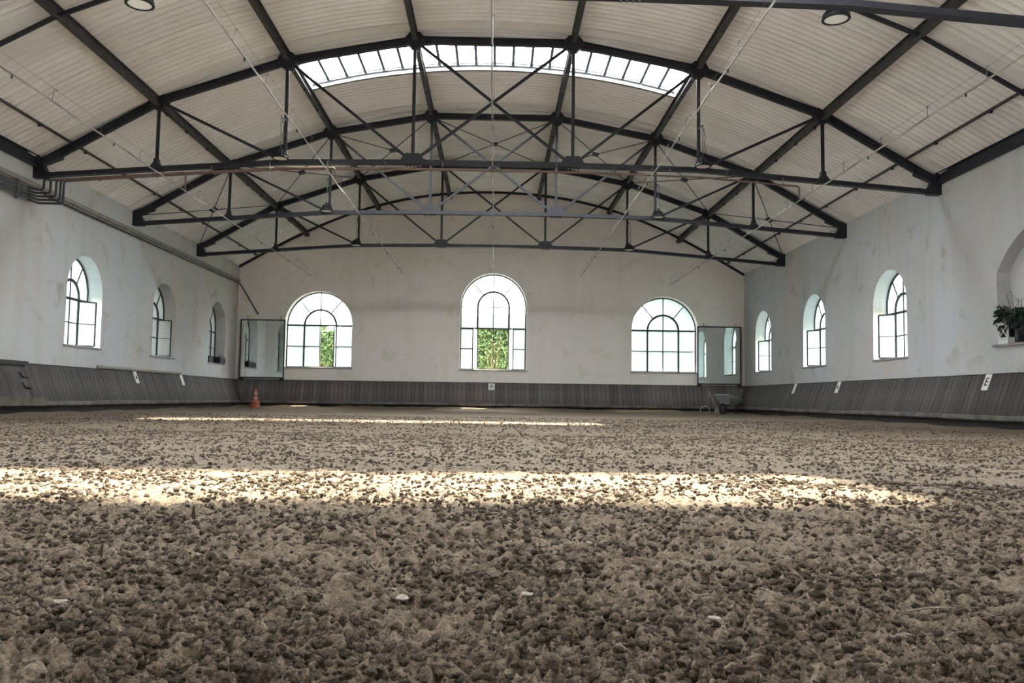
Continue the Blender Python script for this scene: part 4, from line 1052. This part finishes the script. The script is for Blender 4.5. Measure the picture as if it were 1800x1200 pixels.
# clods scattered over the sand (uncountable): geometry nodes instances of a few lumps
import bmesh
def clod_obj(k):
    bm = bmesh.new(); bmesh.ops.create_icosphere(bm, subdivisions=2, radius=1.0)
    r_ = random.Random(100 + k); ph = [Vector((r_.gauss(0, 1), r_.gauss(0, 1), r_.gauss(0, 1))).normalized() for _ in range(9)]
    am = [r_.uniform(-.45, .5) for _ in ph]
    for v in bm.verts:
        d = v.co.normalized(); s = 1 + sum(a * max(0, d.dot(p)) ** 3 for a, p in zip(am, ph)) + r_.uniform(-.2, .2)
        v.co = Vector((d.x * s, d.y * s * .9, d.z * s * (.62 if k % 2 else .8)))
    me_ = bpy.data.meshes.new('clod'); bm.to_mesh(me_); bm.free(); me_.materials.append(M['clod'])
    if False: me_.polygons.foreach_set('use_smooth', [True] * len(me_.polygons))
    return bpy.data.objects.new('clod', me_)
clods = [clod_obj(k) for k in range(5)]
P, S = [], []
def scatter(y0, y1, dens, s0, s1, n_pow=2.4):
    area_n = int(dens * .72 * (y1 * y1 - y0 * y0))
    yy = np.sqrt(RNG.random(area_n) * (y1 * y1 - y0 * y0) + y0 * y0)
    xx = (RNG.random(area_n) * 2 - 1) * np.minimum(.72 * yy + .15, 9.5)
    ss = s0 + (s1 - s0) * RNG.random(area_n) ** n_pow
    cl_ = vnoise(xx / .25, yy / .25, 51) + .6 * vnoise(xx / .07, yy / .07, 52)
    keep = RNG.random(area_n) < np.clip(.55 + 1.1 * cl_, .06, 1)
    P.append(np.stack([xx, yy], -1)[keep]); S.append(ss[keep])
scatter(.9, 2.4, 11000, .0018, .0125, 3.2)
scatter(2.4, 5, 3800, .0026, .014, 3.0)
scatter(5, 11, 620, .0045, .016, 2.6)
scatter(11, 21, 85, .008, .020, 2.2)
P = np.concatenate(P); S = np.concatenate(S)
cellp = np.maximum(.0023 * P[:, 1], .004)
Zp = sand_h(P[:, 0], P[:, 1], cellp) - .012 + S * .25
cm = bpy.data.meshes.new('sand_clods'); cm.vertices.add(len(P))
cm.vertices.foreach_set('co', np.concatenate([P, Zp[:, None]], 1).astype(np.float32).ravel())
def attr(name, typ, arr, key='value'):
    a = cm.attributes.new(name, typ, 'POINT'); a.data.foreach_set(key, arr.ravel())
attr('csize', 'FLOAT', S.astype(np.float32)); attr('cidx', 'INT', RNG.integers(0, 5, len(P)).astype(np.int32))
rot = np.stack([RNG.random(len(P)) * .8 - .4, RNG.random(len(P)) * .8 - .4, RNG.random(len(P)) * 6.28], -1).astype(np.float32)
attr('crot', 'FLOAT_VECTOR', rot, 'vector')
co_ = bpy.data.objects.new('sand_clods', cm); COL.objects.link(co_)
tag(co_, 'countless small clods of sand strewn over the arena floor', 'sand', kind='stuff')
ng = bpy.data.node_groups.new('clod_scatter', 'GeometryNodeTree')
ng.interface.new_socket('Geometry', in_out='INPUT', socket_type='NodeSocketGeometry'); ng.interface.new_socket('Geometry', in_out='OUTPUT', socket_type='NodeSocketGeometry')
gi = ng.nodes.new('NodeGroupInput'); go = ng.nodes.new('NodeGroupOutput')
g2i = ng.nodes.new('GeometryNodeGeometryToInstance')
for c in reversed(clods):
    oi = ng.nodes.new('GeometryNodeObjectInfo'); oi.inputs['Object'].default_value = c; oi.inputs['As Instance'].default_value = True
    ng.links.new(oi.outputs['Geometry'], g2i.inputs[0]) if False else None
    jn = None
join = ng.nodes.new('GeometryNodeJoinGeometry')
for c in clods:
    oi = ng.nodes.new('GeometryNodeObjectInfo'); oi.inputs['Object'].default_value = c; oi.inputs['As Instance'].default_value = True
    ng.links.new(oi.outputs['Geometry'], join.inputs[0])
iop = ng.nodes.new('GeometryNodeInstanceOnPoints'); iop.inputs['Pick Instance'].default_value = True
def named(nm, ty):
    a = ng.nodes.new('GeometryNodeInputNamedAttribute'); a.data_type = ty; a.inputs['Name'].default_value = nm; return a.outputs['Attribute']
ng.links.new(gi.outputs[0], iop.inputs['Points']); ng.links.new(join.outputs[0], iop.inputs['Instance'])
ng.links.new(named('cidx', 'INT'), iop.inputs['Instance Index']); ng.links.new(named('csize', 'FLOAT'), iop.inputs['Scale'])
er = ng.nodes.new('FunctionNodeEulerToRotation'); ng.links.new(named('crot', 'FLOAT_VECTOR'), er.inputs[0]); ng.links.new(er.outputs[0], iop.inputs['Rotation'])
ng.links.new(iop.outputs[0], go.inputs[0])
md = co_.modifiers.new('scatter', 'NODES'); md.node_group = ng

# ------------------------------------------------------------------ litter lying on the sand
for k, (x, y, sz, rz) in enumerate(((-.86, 1.93, .030, .4), (-.72, 1.80, .042, 1.2), (-.72, 2.40, .024, 2.0), (-.90, 1.60, .040, .1), (-.13, 2.03, .024, 2.6), (-.09, 1.90, .022, 1.0), (.20, 2.03, .026, .7), (.58, 1.76, .024, 2.2), (.42, 2.65, .016, .3))):
    zz = float(sand_h(np.array([x]), np.array([y]), np.array([.006]))[0])
    b_ = MB(); r_ = random.Random(k)
    pts = [(sz * r_.uniform(.45, 1.05) * math.cos(a), sz * r_.uniform(.25, .75) * math.sin(a), r_.uniform(0, .006)) for a in np.linspace(0, 6.28, 8)[:-1]]
    b_.add(pts + [(p[0], p[1], p[2] - .003) for p in pts], [tuple(range(7)), tuple(range(7, 14))[::-1]] + [(i, 7 + i, 7 + (i + 1) % 7, (i + 1) % 7) for i in range(7)])
    o = b_.build('bark_flake', M['straw'], None); o.location = (x, y, zz + .006); o.rotation_euler = (.25, .1, rz)
    tag(o, 'pale flake lying on the churned sand in the foreground', 'flake', 'pale flakes on the sand')
for k, (x, y, h, lab) in enumerate(((-1.02, 3.18, .052, 'dark pointed splinter standing up from the sand near the sunlit band'), (-1.02, 2.43, .042, 'brown splinter sticking up from the sand nearer than the pointed one'))):
    zz = float(sand_h(np.array([x]), np.array([y]), np.array([.006]))[0])
    b_ = MB(); b_.add([(-.011, 0, -.02), (.012, .002, -.02), (.004, .012, -.02), (.003 + .01 * k, .004, h), (-.004 + .012 * k, .003, h * .8)], [(0, 1, 3, 4), (1, 2, 3), (2, 0, 4, 3), (0, 2, 1)])
    o = b_.build('splinter', M['twig'], None); o.location = (x, y, zz); tag(o, lab, 'splinter')
b_ = MB(); b_.tube([(-.06, -.01, .0), (0, .0, .006), (.06, .012, .004)], .0025, 5)
o = b_.build('straw_stalk', M['straw'], None); o.location = (1.10, 1.88, float(sand_h(np.array([1.1]), np.array([1.88]), np.array([.006]))[0]) + .012); tag(o, 'single pale straw stalk lying on the sand at the lower right', 'straw')
